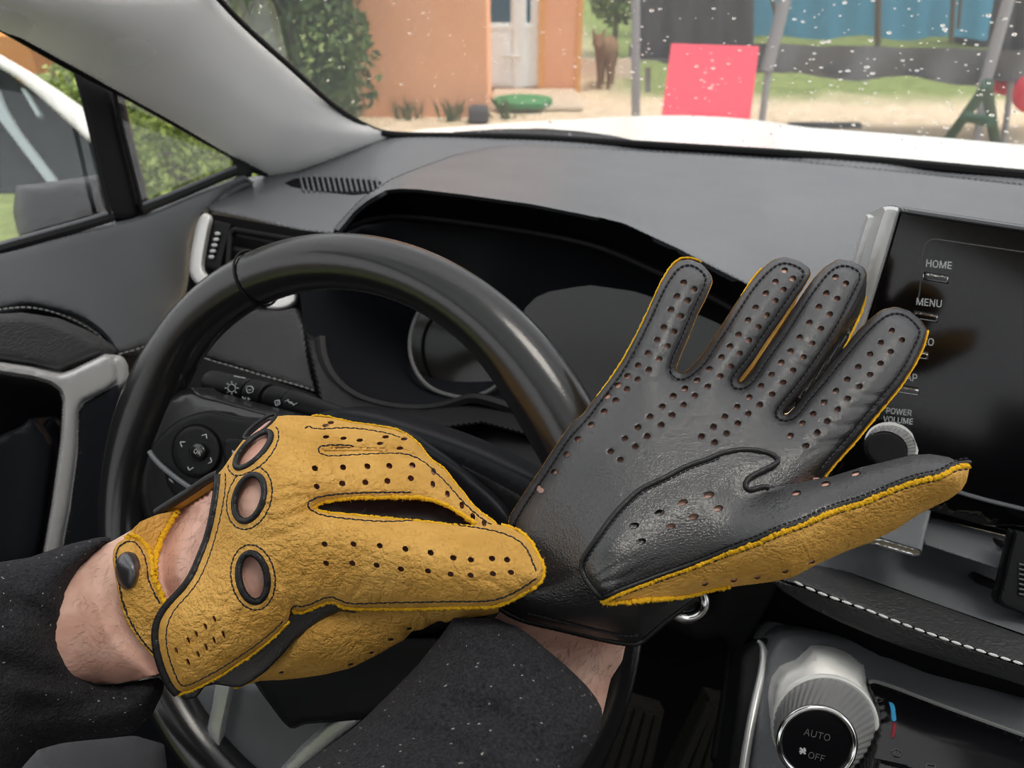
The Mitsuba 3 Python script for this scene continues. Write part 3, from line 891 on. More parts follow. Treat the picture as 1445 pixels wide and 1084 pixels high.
pas = through((1500, 268, .76), (2200, 420, .58), (1500, 600, .44))
add(DB + '__passenger_pad', sheet([(1494, 268), (1800, 330), (2200, 425), (2200, 800), (1494, 600)], pas, .02, step=25, edge=8, edge_d=.006), 'dash_plastic')
add(DB + '__passenger_face', sheet([(1494, 592), (2200, 790), (2200, 1250), (1494, 1010)], through((1494, 592, .445), (2200, 790, .38), (1494, 1010, .50)), .02, step=40), 'dark_plastic')
# instrument cluster
cl = rbf([(420, 400, .70), (450, 560, .66), (620, 330, .80), (620, 570, .72), (800, 370, .76), (950, 420, .70), (1060, 470, .64), (780, 600, .66), (1000, 640, .58), (600, 480, .80)])
add(DB + '__cluster_shroud', sheet([(418, 380), (440, 335), (480, 322), (560, 312), (650, 318), (780, 336), (900, 374), (1000, 420), (1090, 475), (1100, 660), (900, 660), (760, 620), (680, 600), (600, 610), (520, 606), (470, 590), (446, 560), (432, 480)], cl, .02, step=10), 'navy_plastic')
bezel = curve([(455, 480, .66), (468, 530, .645), (500, 560, .64), (550, 576, .64), (600, 579, .64), (640, 572, .635), (668, 564, .63), (700, 570, .622), (760, 588, .61), (850, 605, .585)], step=6)
add(DB + '__cluster_lip', tube(at(bezel[:, 0], bezel[:, 1], bezel[:, 2]), .0055, 8, flat=1.4), 'dark_plastic', 40)
add(DB + '__cluster_base', sheet([(430, 470), (455, 482), (468, 530), (500, 560), (550, 576), (600, 579), (640, 572), (668, 564), (700, 570), (760, 588), (850, 605), (850, 640), (760, 620), (680, 598), (620, 606), (560, 614), (500, 600), (455, 580)], rbf([(430, 470, .66), (500, 600, .61), (668, 564, .635), (680, 598, .60), (850, 640, .56), (850, 605, .59)]), .01, step=8, edge=6, edge_d=.006), 'dark_plastic')
lensd = through((560, 360, .725), (1050, 450, .60), (640, 570, .69))
add(DB + '__cluster_lens', sheet([(725, 470), (738, 438), (762, 414), (830, 402), (900, 412), (1000, 450), (1060, 480), (1040, 600), (860, 590), (790, 540)], lensd, .002, step=20), 'cluster_glass')
ring = curve([(604, 426, .76), (588, 446, .76), (579, 475, .757), (580, 505, .752), (592, 532, .747), (612, 550, .742), (635, 558, .738), (655, 561, .735), (690, 552, .727), (712, 530, .722), (722, 500, .722), (718, 466, .73), (700, 438, .74), (668, 420, .75), (634, 416, .757)], True, 5)
add(DB + '__gauge_ring', tube(at(ring[:, 0], ring[:, 1], ring[:, 2] - .01),   .0020, 8, True), 'ring_dim', 40)
gf = sg.Polygon(ring[:, :2])
add(DB + '__gauge_face', sheet(gf, rbf([(604, 426, .77), (579, 475, .767), (655, 561, .745), (722, 500, .732), (668, 420, .76)]), .004, step=12), 'screen_glass')
# knee panel, column shroud
kp = rbf([(280, 440, .74), (440, 430, .69), (300, 520, .72), (450, 560, .66), (360, 480, .71)])
add(DB + '__knee_panel', sheet([(250, 440), (300, 430), (360, 436), (395, 439), (418, 434), (428, 460), (436, 510), (448, 556), (400, 540), (340, 520), (290, 505), (240, 500)], kp, .02, step=8, edge=5, edge_d=.006), 'pad_leather')
add(DB + '__lower_panel', sheet([(235, 500), (290, 507), (340, 522), (400, 542), (450, 558), (470, 600), (470, 700), (230, 700)], rbf([(235, 500, .73), (450, 560, .665), (235, 700, .70), (470, 700, .64)]), .02, step=12), 'dark_plastic')
for s in stitches([(292, 508), (330, 518), (370, 530), (410, 541), (446, 552)], rbf([(292, 508, .722), (370, 531, .694), (446, 552, .666), (330, 500, .712)]), 5.5, 2.5, .0009, .004, one_by_one=True):
    add(DB + '__stitch', s, 'stitch_grey', True)
col = rbf([(440, 590, .625), (700, 590, .625), (1000, 660, .53), (440, 760, .53), (760, 760, .51), (660, 580, .65)])
add('column_shroud', sheet([(430, 600), (470, 592), (540, 590), (620, 584), (680, 578), (740, 590), (820, 620), (900, 700), (880, 860), (640, 900), (430, 780)], col, .03, step=12, edge=20, edge_d=.02), 'dark_plastic', 40,
    'black steering column shroud between wheel and instruments', 'column shroud')

# defroster grille at the pillar foot
GR = DB + '__defroster_grille'
dd = lambda xy: dash(xy)
add(GR, sheet([(402, 258), (415, 252), (440, 249), (500, 252), (540, 256), (524, 272), (500, 275), (450, 270), (410, 263)], dd, .004, step=5, lift=lambda xy: .002), 'matte_black')
for i in range(15):
    x = 424 + i * 7.6
    q = np.array([[x, 250.0], [x + 5, 271.0]])
    add(GR + '__slat', tube(at(q[:, 0], q[:, 1], dash(q) - .004), .0013, 6, flat=1.5), 'dash_plastic', 40)
# side air vent
AV = 'air_vent'
tag(AV, 'silver edged air vent at the left end of the dashboard', 'air vent')
vd = through((300, 310, .745), (430, 330, .715), (300, 420, .735))
off = lambda f, o: (lambda xy: f(xy) - o)
add(AV + '__surround', sheet([(284, 300), (300, 302), (420, 324), (470, 330), (430, 440), (390, 440), (300, 430), (262, 420), (268, 380)], off(vd, -.012), .02, step=8), 'matte_black')
add(AV + '__silver_bezel', sheet([(285, 303), (292, 301), (297, 306), (295, 320), (290, 345), (286, 370), (287, 382), (293, 388), (301, 392), (330, 400), (320, 410), (287, 405), (276, 400), (269, 390), (267, 374), (271, 345), (277, 318)], vd, .012, step=3.5, k=3, edge=5, edge_d=.006), 'silver_light')
add(AV + '__silver_bezel', sheet([(376, 434), (386, 424), (400, 415), (414, 411), (418, 424), (408, 433), (392, 437)], vd, .012, step=3.5, k=3, edge=5, edge_d=.006), 'silver_light')
add(AV + '__dial_plate', sheet([(303, 311), (326, 316), (310, 382), (290, 376)], off(vd, -.002), .008, step=4, edge=3, edge_d=.002), 'dark_plastic')
add(AV + '__dial_slot', sheet([(303, 326), (312, 328), (302, 366), (293, 364)], off(vd, .0005), .004, step=4, edge=2, edge_d=.002), 'matte_black')
for i in range(5):
    q = np.array([[307 - i * 2.2, 330 + i * 8.2]])
    m = BEAD.copy()
    m.apply_scale([.0030, .0020, .0020])
    m.apply_translation(at(q[:, 0], q[:, 1], vd(q) - .001)[0])
    add(AV + '__dial_tooth', m, 'grey_print', True)
vo = curve([(325, 330), (330, 324), (400, 336), (440, 343), (430, 400), (340, 400), (322, 372)], True, 5, 1)
add(AV + '__frame', tube(at(vo[:, 0], vo[:, 1], vd(vo) - .001), .0026, 8, True), 'dark_plastic', 40)
for p, q_ in (((330, 331), (420, 348)), ((330, 352), (410, 366)), ((328, 372), (380, 384))):
    c = np.array([p, q_], float)
    add(AV + '__louvre', tube(at(c[:, 0], c[:, 1], vd(c) + .004), .0030, 8, flat=.5), 'dark_plastic', 40)

# ------------------------------------------------------------------ steering wheel
SWH = 'steering_wheel'
tag(SWH, 'black leather steering wheel behind the gloved hands', 'steering wheel')
wd_, wt, wp = .4417, -.0499, -.4452
wc = np.array([(463.9 - CX) / FOC * wd_, -(788.2 - CY) / FOC * wd_, wd_])
wn = np.array([math.sin(wp) * math.cos(wt), math.sin(wt), -math.cos(wp) * math.cos(wt)])
wr = np.cross([0, 1, 0], -wn)
wr /= np.linalg.norm(wr)
wu = np.cross(-wn, wr)
c2w = lambda v: v[..., :1] * RIGHT + v[..., 1:2] * UP + v[..., 2:3] * FWD


def wheel(w=0.0):
    """Depth of the wheel's plane raised w metres towards the driver."""
    return plane_depth(wc + wn * w, wn)


na, ns = 220, 22
rows = []
for a in np.linspace(0, 2 * np.pi, na, endpoint=False):
    rad = wr * math.cos(a) + wu * math.sin(a)
    g = math.exp(-((math.degrees(a) - 148) / 16) ** 2) + math.exp(-((math.degrees(a) - 32) / 16) ** 2)
    ri, ro = .0160 + .006 * g, .0155
    s = np.linspace(0, 2 * np.pi, ns, endpoint=False)
    rr = np.where(np.cos(s) < 0, ri, ro)
    rows.append(EYE + c2w(wc + rad * (.1695 + rr * np.cos(s))[:, None] + wn * (.0165 * np.sin(s))[:, None]))
rows.append(rows[0])
rim = loft(rows, True)
if rim.volume < 0:
    rim.invert()
add(SWH + '__rim', rim, 'wheel_leather', True)
for ang in (106, 8):
    a = math.radians(ang)
    rad = wr * math.cos(a) + wu * math.sin(a)
    s = np.linspace(0, 2 * np.pi, 28, endpoint=False)
    add(SWH + '__rim_seam', tube(EYE + c2w(wc + rad * (.1695 + .0172 * np.cos(s))[:, None] + wn * (.0172 * np.sin(s))[:, None]), .0007, 6, True), 'rubber', 40)
add(SWH + '__left_spoke', sheet([(186, 590), (200, 570), (230, 556), (262, 547), (276, 548), (284, 556), (300, 559), (322, 565), (358, 575), (394, 584), (480, 606), (500, 800), (330, 800), (260, 760), (205, 740), (182, 680)], wheel(.004), .03, step=8, edge=12, edge_d=.012), 'wheel_leather')
bp = [(211, 637), (222, 620), (240, 602), (262, 588), (285, 581), (300, 580), (340, 589), (400, 604), (400, 700), (330, 706), (300, 700), (275, 693), (255, 679), (230, 660), (214, 646)]
bpc = curve(bp, True, 4)
PADW = wheel(.012)
BT = add(SWH + '__button_pad', sheet(bp, PADW, .02, step=5, k=3, edge=7, edge_d=.005), 'dark_plastic')
rl = curve([(211, 637), (222, 652), (240, 668), (262, 684), (285, 697)], step=4)
add(BT + '__rib', tube(at(rl[:, 0], rl[:, 1], PADW(rl) - .001), .0016, 8), 'dash_plastic', 40)
add(BT + '__disc_gap', sheet(ellipse(277.5, 637, 36, 39, -10), PADW, .004, step=5, lift=lambda xy: .0006), 'matte_black')
pd_ = inflate(sg.Polygon(ellipse(277.5, 637, 33.5, 36.5, -10)), 30, .001, 3)
add(BT + '__direction_disc', sheet(ellipse(277.5, 637, 33.5, 36.5, -10, 40), PADW, .006, step=4, edge=5, edge_d=.003, lift=lambda xy: .0035), 'dark_plastic')
add(BT + '__centre_button', sheet(ellipse(279, 638, 12.5, 13.5, 0, 30), PADW, .006, step=2.5, edge=11, edge_d=.004, lift=lambda xy: .0085), 'wheel_leather')
PB = off(PADW, .0038)
chev = [[(285, 615), (291, 613), (292, 619)], [(261, 624), (254, 624), (257, 631)], [(265, 659), (267, 664), (273, 660)], [(297, 646), (299, 652), (294, 654)]]
add(BT + '__chevrons', ink(chev, PB, .00035), 'grey_print', True)
add(BT + '__lettering', lettering('OK', off(PADW, .0086), 279, 638, 6.5, (1, .35), squash=.9), 'grey_print', False)
add(BT + '__side_button', sheet([(316, 622), (322, 618), (335, 618), (352, 622), (350, 650), (330, 662), (318, 655), (315, 640)], PADW, .006, step=4, edge=4, edge_d=.002, lift=lambda xy: .003), 'dark_plastic')
add(BT + '__side_icon', ink([[(328, 636), (330, 640)], [(328, 640), (331, 637)]], off(PADW, .0034), .0004), 'grey_print', True)
add(SWH + '__lower_buttons', sheet([(233, 662), (244, 670), (262, 684), (285, 698), (300, 706), (285, 722), (262, 712), (244, 697), (235, 682)], wheel(.006), .02, step=4, edge=4, edge_d=.003), 'dark_plastic')
add(SWH + '__lower_icon', ink([[(239, 676), (245, 681)]], wheel(.0068), .0006), 'grey_print', True)
HUB = wheel(.02)
hubo = [(425, 600), (445, 585), (470, 578), (495, 577), (530, 582), (590, 600), (650, 620), (715, 648), (800, 690), (850, 730), (840, 860), (760, 940), (640, 965), (520, 1000), (420, 1010), (380, 960), (400, 800)]
add(SWH + '__hub', sheet(hubo, wheel(.012), .05, step=9, k=3, edge=26, edge_d=.016), 'navy_plastic')
rg = curve([(560, 600), (600, 625), (630, 643), (660, 657), (700, 678), (740, 702), (780, 735)], step=5)
HB = add(SWH + '__hub_cover', sheet([(470, 600), (530, 596), (575, 606), (610, 628), (640, 648), (680, 680), (714, 712), (735, 760), (700, 860), (560, 900), (440, 860), (440, 640)], wheel(.020), .03, step=8, k=3, edge=18, edge_d=.010), 'navy_plastic')
add(SWH + '__right_spoke', sheet([(600, 625), (626, 640), (660, 655), (740, 698), (860, 770), (860, 900), (780, 880), (735, 760), (700, 712), (650, 665)], wheel(.013), .03, step=8, edge=8, edge_d=.006), 'dark_plastic')
add(SWH + '__hub_lower', sheet([(350, 950), (420, 900), (620, 900), (660, 930), (600, 985), (510, 1016), (430, 1022), (412, 1030), (400, 1020), (370, 980)], wheel(.022), .04, step=7, edge=8, edge_d=.008), 'dark_plastic')
add(SWH + '__lower_spoke', sheet([(226, 975), (250, 955), (320, 955), (390, 960), (470, 1010), (530, 1000), (470, 1050), (410, 1110), (290, 1110), (262, 1060), (240, 1020)], wheel(-.004), .03, step=8, edge=14, edge_d=.012), 'dash_plastic')
add(SWH + '__spoke_trim', sheet([(304, 962), (329, 962), (324, 985), (314, 1030), (311, 1050), (316, 1066), (338, 1100), (314, 1100), (296, 1066), (291, 1050), (292, 1030), (300, 990)], wheel(.004), .01, step=5, edge=5, edge_d=.004), 'silver_paint')
add(SWH + '__spoke_trim', sheet([(384, 1100), (420, 1060), (462, 1022), (480, 1014), (516, 1010), (500, 1024), (472, 1044), (430, 1080), (410, 1100)], wheel(.004), .01, step=5, edge=5, edge_d=.004), 'silver_paint')

# light stalk
ST = 'light_stalk'
tag(ST, 'black light switch stalk with white symbols left of the column', 'stalk')
sa, sb_ = np.array([292.0, 538, .545]), np.array([470.0, 588, .500])


def stalk_piece(nm, t0, t1, r0, r1, m='dark_plastic', n=10):
    ms = []
    t = np.linspace(t0, t1, n)
    u = np.linspace(0, 1, n)
    r = r0 + (r1 - r0) * u
    e = np.minimum(np.minimum(u, 1 - u) / .12, 1)
    p = np.outer(1 - t, sa) + np.outer(t, sb_)
    return add(ST + '__' + nm, tube(at(p[:, 0], p[:, 1], p[:, 2]), r * (.90 + .10 * np.sqrt(np.clip(1 - (1 - e) ** 2, 0, 1))), 24), m, 40)


stalk_piece('end_knob', .02, .335, .0088, .0102)
stalk_piece('ring_switch', .35, .48, .0105, .0108)
stalk_piece('collar', .50, .64, .0098, .0098)
stalk_piece('arm', .655, 1.15, .0108, .0070, n=16)
dS = through((292, 538, .5325), (470, 588, .4875), (300, 510, .5325))
sun = [[(327 + 5.5 * math.cos(a), 548 + 5.5 * math.sin(a)) for a in np.linspace(0, 2 * np.pi, 14)]] + [[(327 + 7 * math.cos(a), 548 + 7 * math.sin(a)), (327 + 9.5 * math.cos(a), 548 + 9.5 * math.sin(a))] for a in np.linspace(0, 2 * np.pi, 9)[:-1]]
add(ST + '__symbols', ink(sun + [[(348, 552), (348, 546), (354, 545), (358, 549), (356, 554), (350, 555), (348, 552)], [(350, 551), (355, 550)], [(342, 560), (345, 565)], [(346, 561), (346, 566)], [(350, 561), (351, 566)], [(343, 568), (353, 563)],
     [(388, 566), (394, 565), (395, 571), (389, 573), (388, 566)], [(392, 567), (391, 572)], [(402, 567), (407, 564), (406, 567), (412, 568)], [(419, 569), (413, 573), (414, 570), (408, 569)], [(386, 578), (391, 577), (393, 582)], [(330, 531), (346, 534)]], dS, .00042), 'grey_print', True)

# ------------------------------------------------------------------ touchscreen
SC = 'touchscreen'
tag(SC, 'black dashboard touchscreen with silver side edge and button column', 'touchscreen')
sd = through((1268, 295, .430), (1445, 322, .402), (1230, 690, .466))
add(SC + '__silver_edge', sheet([(1245, 292), (1252, 290), (1268, 291), (1272, 295), (1262, 330), (1248, 377), (1228, 440), (1203, 530), (1183, 610), (1166, 690), (1140, 690), (1160, 600), (1178, 540), (1203, 460), (1223, 363), (1236, 318)], off(sd, .004), .02, step=5, edge=7, edge_d=.010), 'silver_paint')
add(SC + '__housing', sheet([(1262, 294), (1270, 293), (1500, 329), (1500, 760), (1445, 744), (1390, 742), (1314, 722), (1250, 705), (1165, 690), (1183, 610), (1226, 450), (1262, 330)], off(sd, -.003), .025, step=14, edge=5, edge_d=.004), 'piano_black')
add(SC + '__top_edge', sheet([(1262, 293), (1270, 291), (1500, 326), (1500, 336), (1290, 304), (1268, 300)], off(sd, .001), .006, step=5, edge=4, edge_d=.004), 'dash_plastic')
add(SC + '__glass', sheet([(1272, 302), (1290, 304), (1500, 337), (1500, 734), (1445, 716), (1340, 690), (1260, 670), (1170, 648), (1190, 590), (1232, 440)], off(sd, -.001), .002, step=25), 'screen_glass')
fl = curve([(1296, 420), (1300, 380), (1304, 350), (1312, 339), (1330, 339), (1445, 356), (1500, 364)], step=5)
add(SC + '__display_border', tube(at(fl[:, 0], fl[:, 1], sd(fl) - .0005 + .001), .0004, 6), 'faint_print', 40)
fb = curve([(1340, 690), (1392, 706), (1445, 719), (1500, 735)], step=8)
add(SC + '__lower_rim', tube(at(fb[:, 0], fb[:, 1], sd(fb)), .0012, 6), 'dash_plastic', 40)
GL = off(sd, -.0008)
txd = np.array([1, .10])
for nm, t, x, y, h in (('HOME', 'HOME', 1325, 373, 10), ('MENU', 'MENU', 1311, 427, 10), ('AUDIO', 'AUDIO', 1297, 481, 10), ('MAP', 'MAP', 1281, 532, 10), ('P', 'POWER', 1268.5, 581, 8), ('V', 'VOLUME', 1267, 593, 8)):
    add(SC + '__lettering', lettering(t, GL, x, y, h, (1, .10), squash=.92, bold=True), 'grey_print', False)
for x, y in ((1322, 392), (1307, 447), (1293, 500), (1280, 551)):
    s_, w_, h_ = .16, 17.5, 5.5
    o_ = [(x - w_ + .8, y - h_ - w_ * s_), (x + w_, y - h_ + w_ * s_), (x + w_ - 1, y + h_ + w_ * s_), (x - w_ - .2, y + h_ - w_ * s_)]
    b_ = add(SC + '__button', sheet(o_, GL, .003, step=3, edge=2.5, edge_d=.0015, lift=lambda xy: .0022), 'chrome', label='chrome edged key')
    i_ = [(x - w_ + 3, y - 1.5 - w_ * s_ * .8), (x + w_ - 2.5, y - 1.5 + w_ * s_ * .8), (x + w_ - 3, y + h_ - 2 + w_ * s_ * .8), (x - w_ + 2.5, y + h_ - 2 - w_ * s_ * .8)]
    add(b_ + '__face', sheet(i_, GL, .002, step=3, lift=lambda xy: .0026), 'piano_black')


def knob_rings(e0, e1, d0, d1, n, rib=0.0, count=0, twist=0.0, m=5):
    """Rows of a ribbed knob side between two traced ellipses (cx, cy, rx, ry, deg)."""
    rows = []
    for i in range(m):
        u = i / (m - 1)
        e = [a + (b - a) * u for a, b in zip(e0, e1)]
        a = np.linspace(0, 2 * np.pi, n, endpoint=False)
        k = 1 - rib * (.5 + .5 * np.sign(np.sin(a * count + twist * u)) * np.abs(np.sin(a * count + twist * u)) ** .5) * (1 if 0 < i < m - 1 else .2)
        c, s = math.cos(math.radians(e[4])), math.sin(math.radians(e[4]))
        x, y = e[2] * k * np.cos(a), e[3] * k * np.sin(a)
        rows.append(at(e[0] + c * x - s * y, e[1] + s * x + c * y, d0 + (d1 - d0) * u))
    g = loft(rows, True)
    return g


VK = add(SC + '__volume_knob', knob_rings((1258, 629, 37, 30, 20), (1252, 633, 30, 24, 20), .452, .4365, 180, .05, 36, 1.5), 'silver_dark', False, label='silver ribbed power and volume knob')
vkd = flat(.4372)
add(VK + '__cap', sheet(ellipse(1252, 634, 30, 24, 20, 40), flat(.4362), .004, step=5, edge=3, edge_d=.001), 'dark_plastic')
add(VK + '__rim', tube(at(*ellipse(1258, 629, 36, 29.5, 20, 60).T, .4505), .0012, 6, True), 'silver_light', 40)

# ------------------------------------------------------------------ centre vent and stitched lower pad
CV = 'centre_air_vent'
tag(CV, 'centre air vent with louvre and chrome tab under the touchscreen', 'air vent')
cvd = rbf([(1180, 690, .47), (1445, 740, .425), (1200, 780, .47), (1445, 850, .425), (1310, 760, .45)])
add(CV + '__recess', sheet([(1150, 690), (1250, 700), (1320, 722), (1500, 770), (1500, 900), (1400, 850), (1290, 810), (1150, 780)], off(cvd, -.03), .01, step=12), 'matte_black')
add(CV + '__louvre', sheet([(1302, 735), (1316, 731), (1436, 760), (1432, 790), (1414, 800), (1412, 805), (1303, 769)], rbf([(1302, 735, .462), (1436, 765, .438), (1303, 769, .442), (1412, 805, .424)]), .004, step=5, edge=3, edge_d=.003), 'dash_plastic')
add(CV + '__tab', sheet([(1200, 755), (1262, 720), (1300, 716), (1314, 720), (1300, 782), (1240, 764), (1205, 764)], rbf([(1262, 720, .452), (1314, 720, .445), (1300, 782, .425), (1205, 762, .436)]), .01, step=5, edge=3, edge_d=.002), 'dash_plastic')
add(CV + '__chrome_lip', sheet([(1205, 760), (1242, 758), (1296, 774), (1302, 778), (1300, 784), (1290, 786), (1236, 770), (1200, 768)], rbf([(1205, 762, .432), (1300, 779, .420), (1240, 770, .427), (1290, 786, .421)]), .005, step=3, edge=3.5, edge_d=.003), 'chrome')
add(CV + '__pivot', sheet(ellipse(1417, 768, 5, 5), flat(.432), .02, step=3, edge=4, edge_d=.003), 'dark_plastic')
add(CV + '__pivot', sheet(ellipse(1403, 826, 6, 7), flat(.432), .02, step=3, edge=4, edge_d=.003), 'dark_plastic')
add(CV + '__side_frame', sheet([(1432, 748), (1500, 765), (1500, 890), (1445, 868), (1413, 855), (1408, 845), (1416, 815)], flat(.412), .006, step=5, edge=6, edge_d=.006), 'dark_plastic')
add(CV + '__mesh', sheet([(1444, 795), (1500, 800), (1500, 860), (1436, 840)], flat(.4115), .004, step=5), 'matte_black')
for i in range(7):
    q = np.array([[1438.0, 838 - i * 7], [1500, 852 - i * 7]])
    add(CV + '__mesh_wire', tube(at(q[:, 0], q[:, 1], .411), .0005, 5), 'dash_plastic', 40)

LP = 'lower_dash_pad'
tag(LP, 'black leather dash pad with white stitching above the climate controls', 'dash pad')
shf = rbf([(1100, 785, .475), (1200, 740, .50), (1445, 820, .45), (1190, 806, .455), (1330, 854, .432), (1500, 905, .405)])
add(LP + '__shelf', sheet([(1085, 790), (1130, 760), (1200, 735), (1320, 770), (1420, 800), (1500, 830), (1500, 914), (1445, 895), (1330, 855), (1194, 806), (1140, 795), (1085, 803)], shf, .01, step=9), 'dash_plastic')
rol = rbf([(1085, 803, .465), (1194, 805, .452), (1330, 854, .43), (1445, 894, .41), (1500, 913, .402), (1112, 822, .445), (1216, 858, .427), (1308, 893, .410), (1445, 938, .388), (1500, 954, .382)])
add(LP + '__roll', sheet([(1080, 806), (1110, 799), (1140, 797), (1194, 807), (1330, 856), (1445, 896), (1500, 915), (1500, 956), (1445, 939), (1390, 922), (1308, 894), (1216, 859), (1173, 842), (1135, 827), (1112, 822), (1090, 816)], rol, .012, step=6, edge=5, edge_d=.003), 'pad_leather')
low = rbf([(1100, 820, .447), (1216, 859, .426), (1308, 894, .409), (1500, 955, .381), (1103, 833, .450), (1185, 879, .436), (1277, 916, .418), (1500, 985, .388)])
add(LP + '__lower_face', sheet([(1090, 817), (1112, 823), (1135, 829), (1173, 844), (1216, 860), (1308, 895), (1445, 940), (1500, 957), (1500, 985), (1445, 968), (1360, 942), (1277, 915), (1230, 897), (1185, 878), (1140, 856), (1104, 834), (1092, 824)], low, .012, step=6, edge=4, edge_d=.004), 'pad_leather')
stp = [(1121, 821), (1173, 843), (1216, 858), (1262, 876), (1308, 893), (1360, 911), (1445, 938), (1500, 955)]
for s in stitches(stp, rol, 13.5, 5.0, .00075, .0008, one_by_one=True):
    add(LP + '__stitch', s, 'stitch_white', True)
add(LP + '__underside', sheet([(900, 830), (1000, 820), (1080, 805), (1104, 834), (1185, 878), (1277, 915), (1500, 985), (1500, 1030), (1260, 930), (1150, 905), (1100, 905), (1000, 930), (900, 960)], rbf([(900, 830, .52), (1080, 810, .48), (1277, 915, .43), (1500, 985, .40), (1500, 1030, .45), (1150, 905, .49), (1000, 930, .55), (900, 960, .58)]), .01, step=12), 'matte_black')
add(LP + '__side_panel', sheet([(860, 830), (920, 800), (1010, 780), (1090, 800), (1098, 830), (1060, 900), (1040, 930), (1020, 900), (985, 905), (930, 880)], rbf([(860, 830, .56), (1010, 780, .51), (1098, 830, .475), (1040, 930, .51), (985, 905, .52)]), .01, step=8, edge=6, edge_d=.006), 'dark_plastic')

# push button below the wheel
PBN = 'start_button'
tag(PBN, 'chrome ringed round button below the thumb of the black palm', 'button')
bx, byy = 970, 850
add(PBN + '__ring', tube(at(*ellipse(bx, byy, 26, 24, 0, 50).T, .505), .0032, 10, True), 'chrome', 40)
add(PBN + '__face', sheet(ellipse(bx, byy, 26, 24, 0, 40), flat(.508), .01, step=5, edge=12, edge_d=.004), 'piano_black')

# ------------------------------------------------------------------ climate controls
CP = 'climate_control'
tag(CP, 'grey climate control panel with large silver knob and dark display', 'climate control')
cpd = rbf([(1090, 905, .475), (1150, 892, .47), (1245, 905, .46), (1445, 985, .415), (1500, 1005, .405), (1060, 1100, .43), (1200, 1100, .405), (1500, 1100, .375)])
add(CP + '__fascia', sheet([(1078, 925), (1090, 900), (1105, 891), (1150, 889), (1200, 894), (1250, 908), (1350, 945), (1500, 1000), (1500, 1110), (1045, 1110), (1060, 1010)], cpd, .03, step=9, edge=14, edge_d=.012), 'dash_plastic')
dpd = off(cpd, .004)
add(CP + '__display', sheet([(1228, 962), (1238, 966), (1300, 988), (1445, 1041), (1500, 1062), (1500, 1110), (1180, 1110), (1215, 1080), (1235, 1050), (1242, 1020), (1240, 995), (1228, 975)], dpd, .004, step=9, edge=2, edge_d=.001), 'screen_glass')
dl = curve([(1226, 963), (1235, 962), (1300, 985), (1445, 1038), (1500, 1059)], step=6)
add(CP + '__display_trim', tube(at(dl[:, 0], dl[:, 1], dpd(dl)), .0011, 6), 'stitch_grey', 40)
add(CP + '__cold_mark', sheet([(1255, 992), (1260, 992), (1263, 998), (1265, 1018), (1259, 1018), (1258, 1002)], off(dpd, .0005), .001, step=3), 'blue_print')
add(CP + '__warm_mark', sheet([(1260, 1021), (1265, 1021), (1264, 1034), (1261, 1042), (1257, 1041), (1260, 1033)], off(dpd, .0005), .001, step=3), 'red_print')
add(CP + '__demist_icon', ink([[(1257, 1060), (1265, 1057), (1273, 1062), (1269, 1068), (1261, 1066), (1257, 1060)], [(1262, 1059), (1263, 1065)], [(1267, 1060), (1267, 1066)], [(1308, 1078), (1320, 1080), (1319, 1086), (1307, 1084), (1308, 1078)]], off(dpd, .0003), .0003), 'faint_print', True)
add(CP + '__key', sheet([(1237, 1072), (1290, 1084), (1286, 1110), (1230, 1110)], dpd, .004, step=4, edge=4, edge_d=.002, lift=lambda xy: .002), 'piano_black')
CK = add(CP + '__knob', sheet([(1147, 913), (1160, 912), (1178, 914), (1200, 923), (1221, 939), (1224, 955), (1227, 970), (1236, 985), (1242, 1008), (1242, 1028), (1236, 1052), (1222, 1074), (1200, 1092), (1110, 1092), (1094, 1050), (1088, 1015), (1087, 985), (1093, 962), (1106, 945), (1128, 935)], rbf([(1147, 913, .455), (1221, 939, .447), (1087, 985, .444), (1242, 1010, .428), (1160, 1090, .418), (1150, 960, .442)]), .02, step=5, edge=12, edge_d=.008), 'silver_light', label='silver knob with black face')
add(CK + '__grip', knob_rings((1164, 1027, 74, 72, 20), (1153, 1048, 56, 52, 15), .422, .388, 360, .028, 44, 2.2, 7), 'silver_dark', 30)
add(CK + '__rim', tube(at(*ellipse(1164, 1025, 73, 70, 20, 90).T, .4205), .0016, 8, True), 'silver_light', 40)
add(CK + '__chrome_ring', tube(at(*ellipse(1153, 1049, 54, 50, 15, 80).T, .3875), .0015, 10, True), 'chrome', 40)
add(CK + '__face', sheet(ellipse(1153, 1049, 53, 49, 15, 60), through((1100, 1049, .388), (1206, 1049, .388), (1153, 1000, .388)), .0015, step=7), 'piano_black')
KF = flat(.3878)
add(CK + '__lettering', lettering('AUTO', KF, 1153, 1037, 9.5, (1, .26), squash=1.05), 'faint_print', False)
add(CK + '__lettering', lettering('OFF', KF, 1152, 1068, 9, (1, .26), squash=1.05), 'faint_print', False)
add(CK + '__fan_icon', ink([[(1129, 1056), (1136, 1064)], [(1136, 1056), (1129, 1064)], [(1128, 1061), (1137, 1059)]], KF, .0006), 'grey_print', True)

# console edge and pedals
cs = rbf([(1080, 905, .485), (1060, 1000, .455), (1045, 1100, .43), (1070, 905, .487)])
CE = 'console_edge'
tag(CE, 'tall brushed silver strip along the left edge of the centre console', 'trim strip')
add(CE + '__panel', sheet([(1044, 925), (1062, 903), (1085, 898), (1100, 905), (1085, 1000), (1065, 1110), (1020, 1110), (1035, 1010)], off(cs, -.006), .03, step=8, edge=6, edge_d=.006), 'dark_plastic')
cl_ = curve([(1070, 905), (1076, 912), (1078, 930), (1073, 960), (1066, 990), (1058, 1030), (1047, 1100)], step=5)
add(CE + '__silver_strip', tube(at(cl_[:, 0], cl_[:, 1], cs(cl_)), np.interp(np.arange(len(cl_)), [0, 4, len(cl_)], [.0012, .0026, .0026]), 10), 'silver_paint', 40)


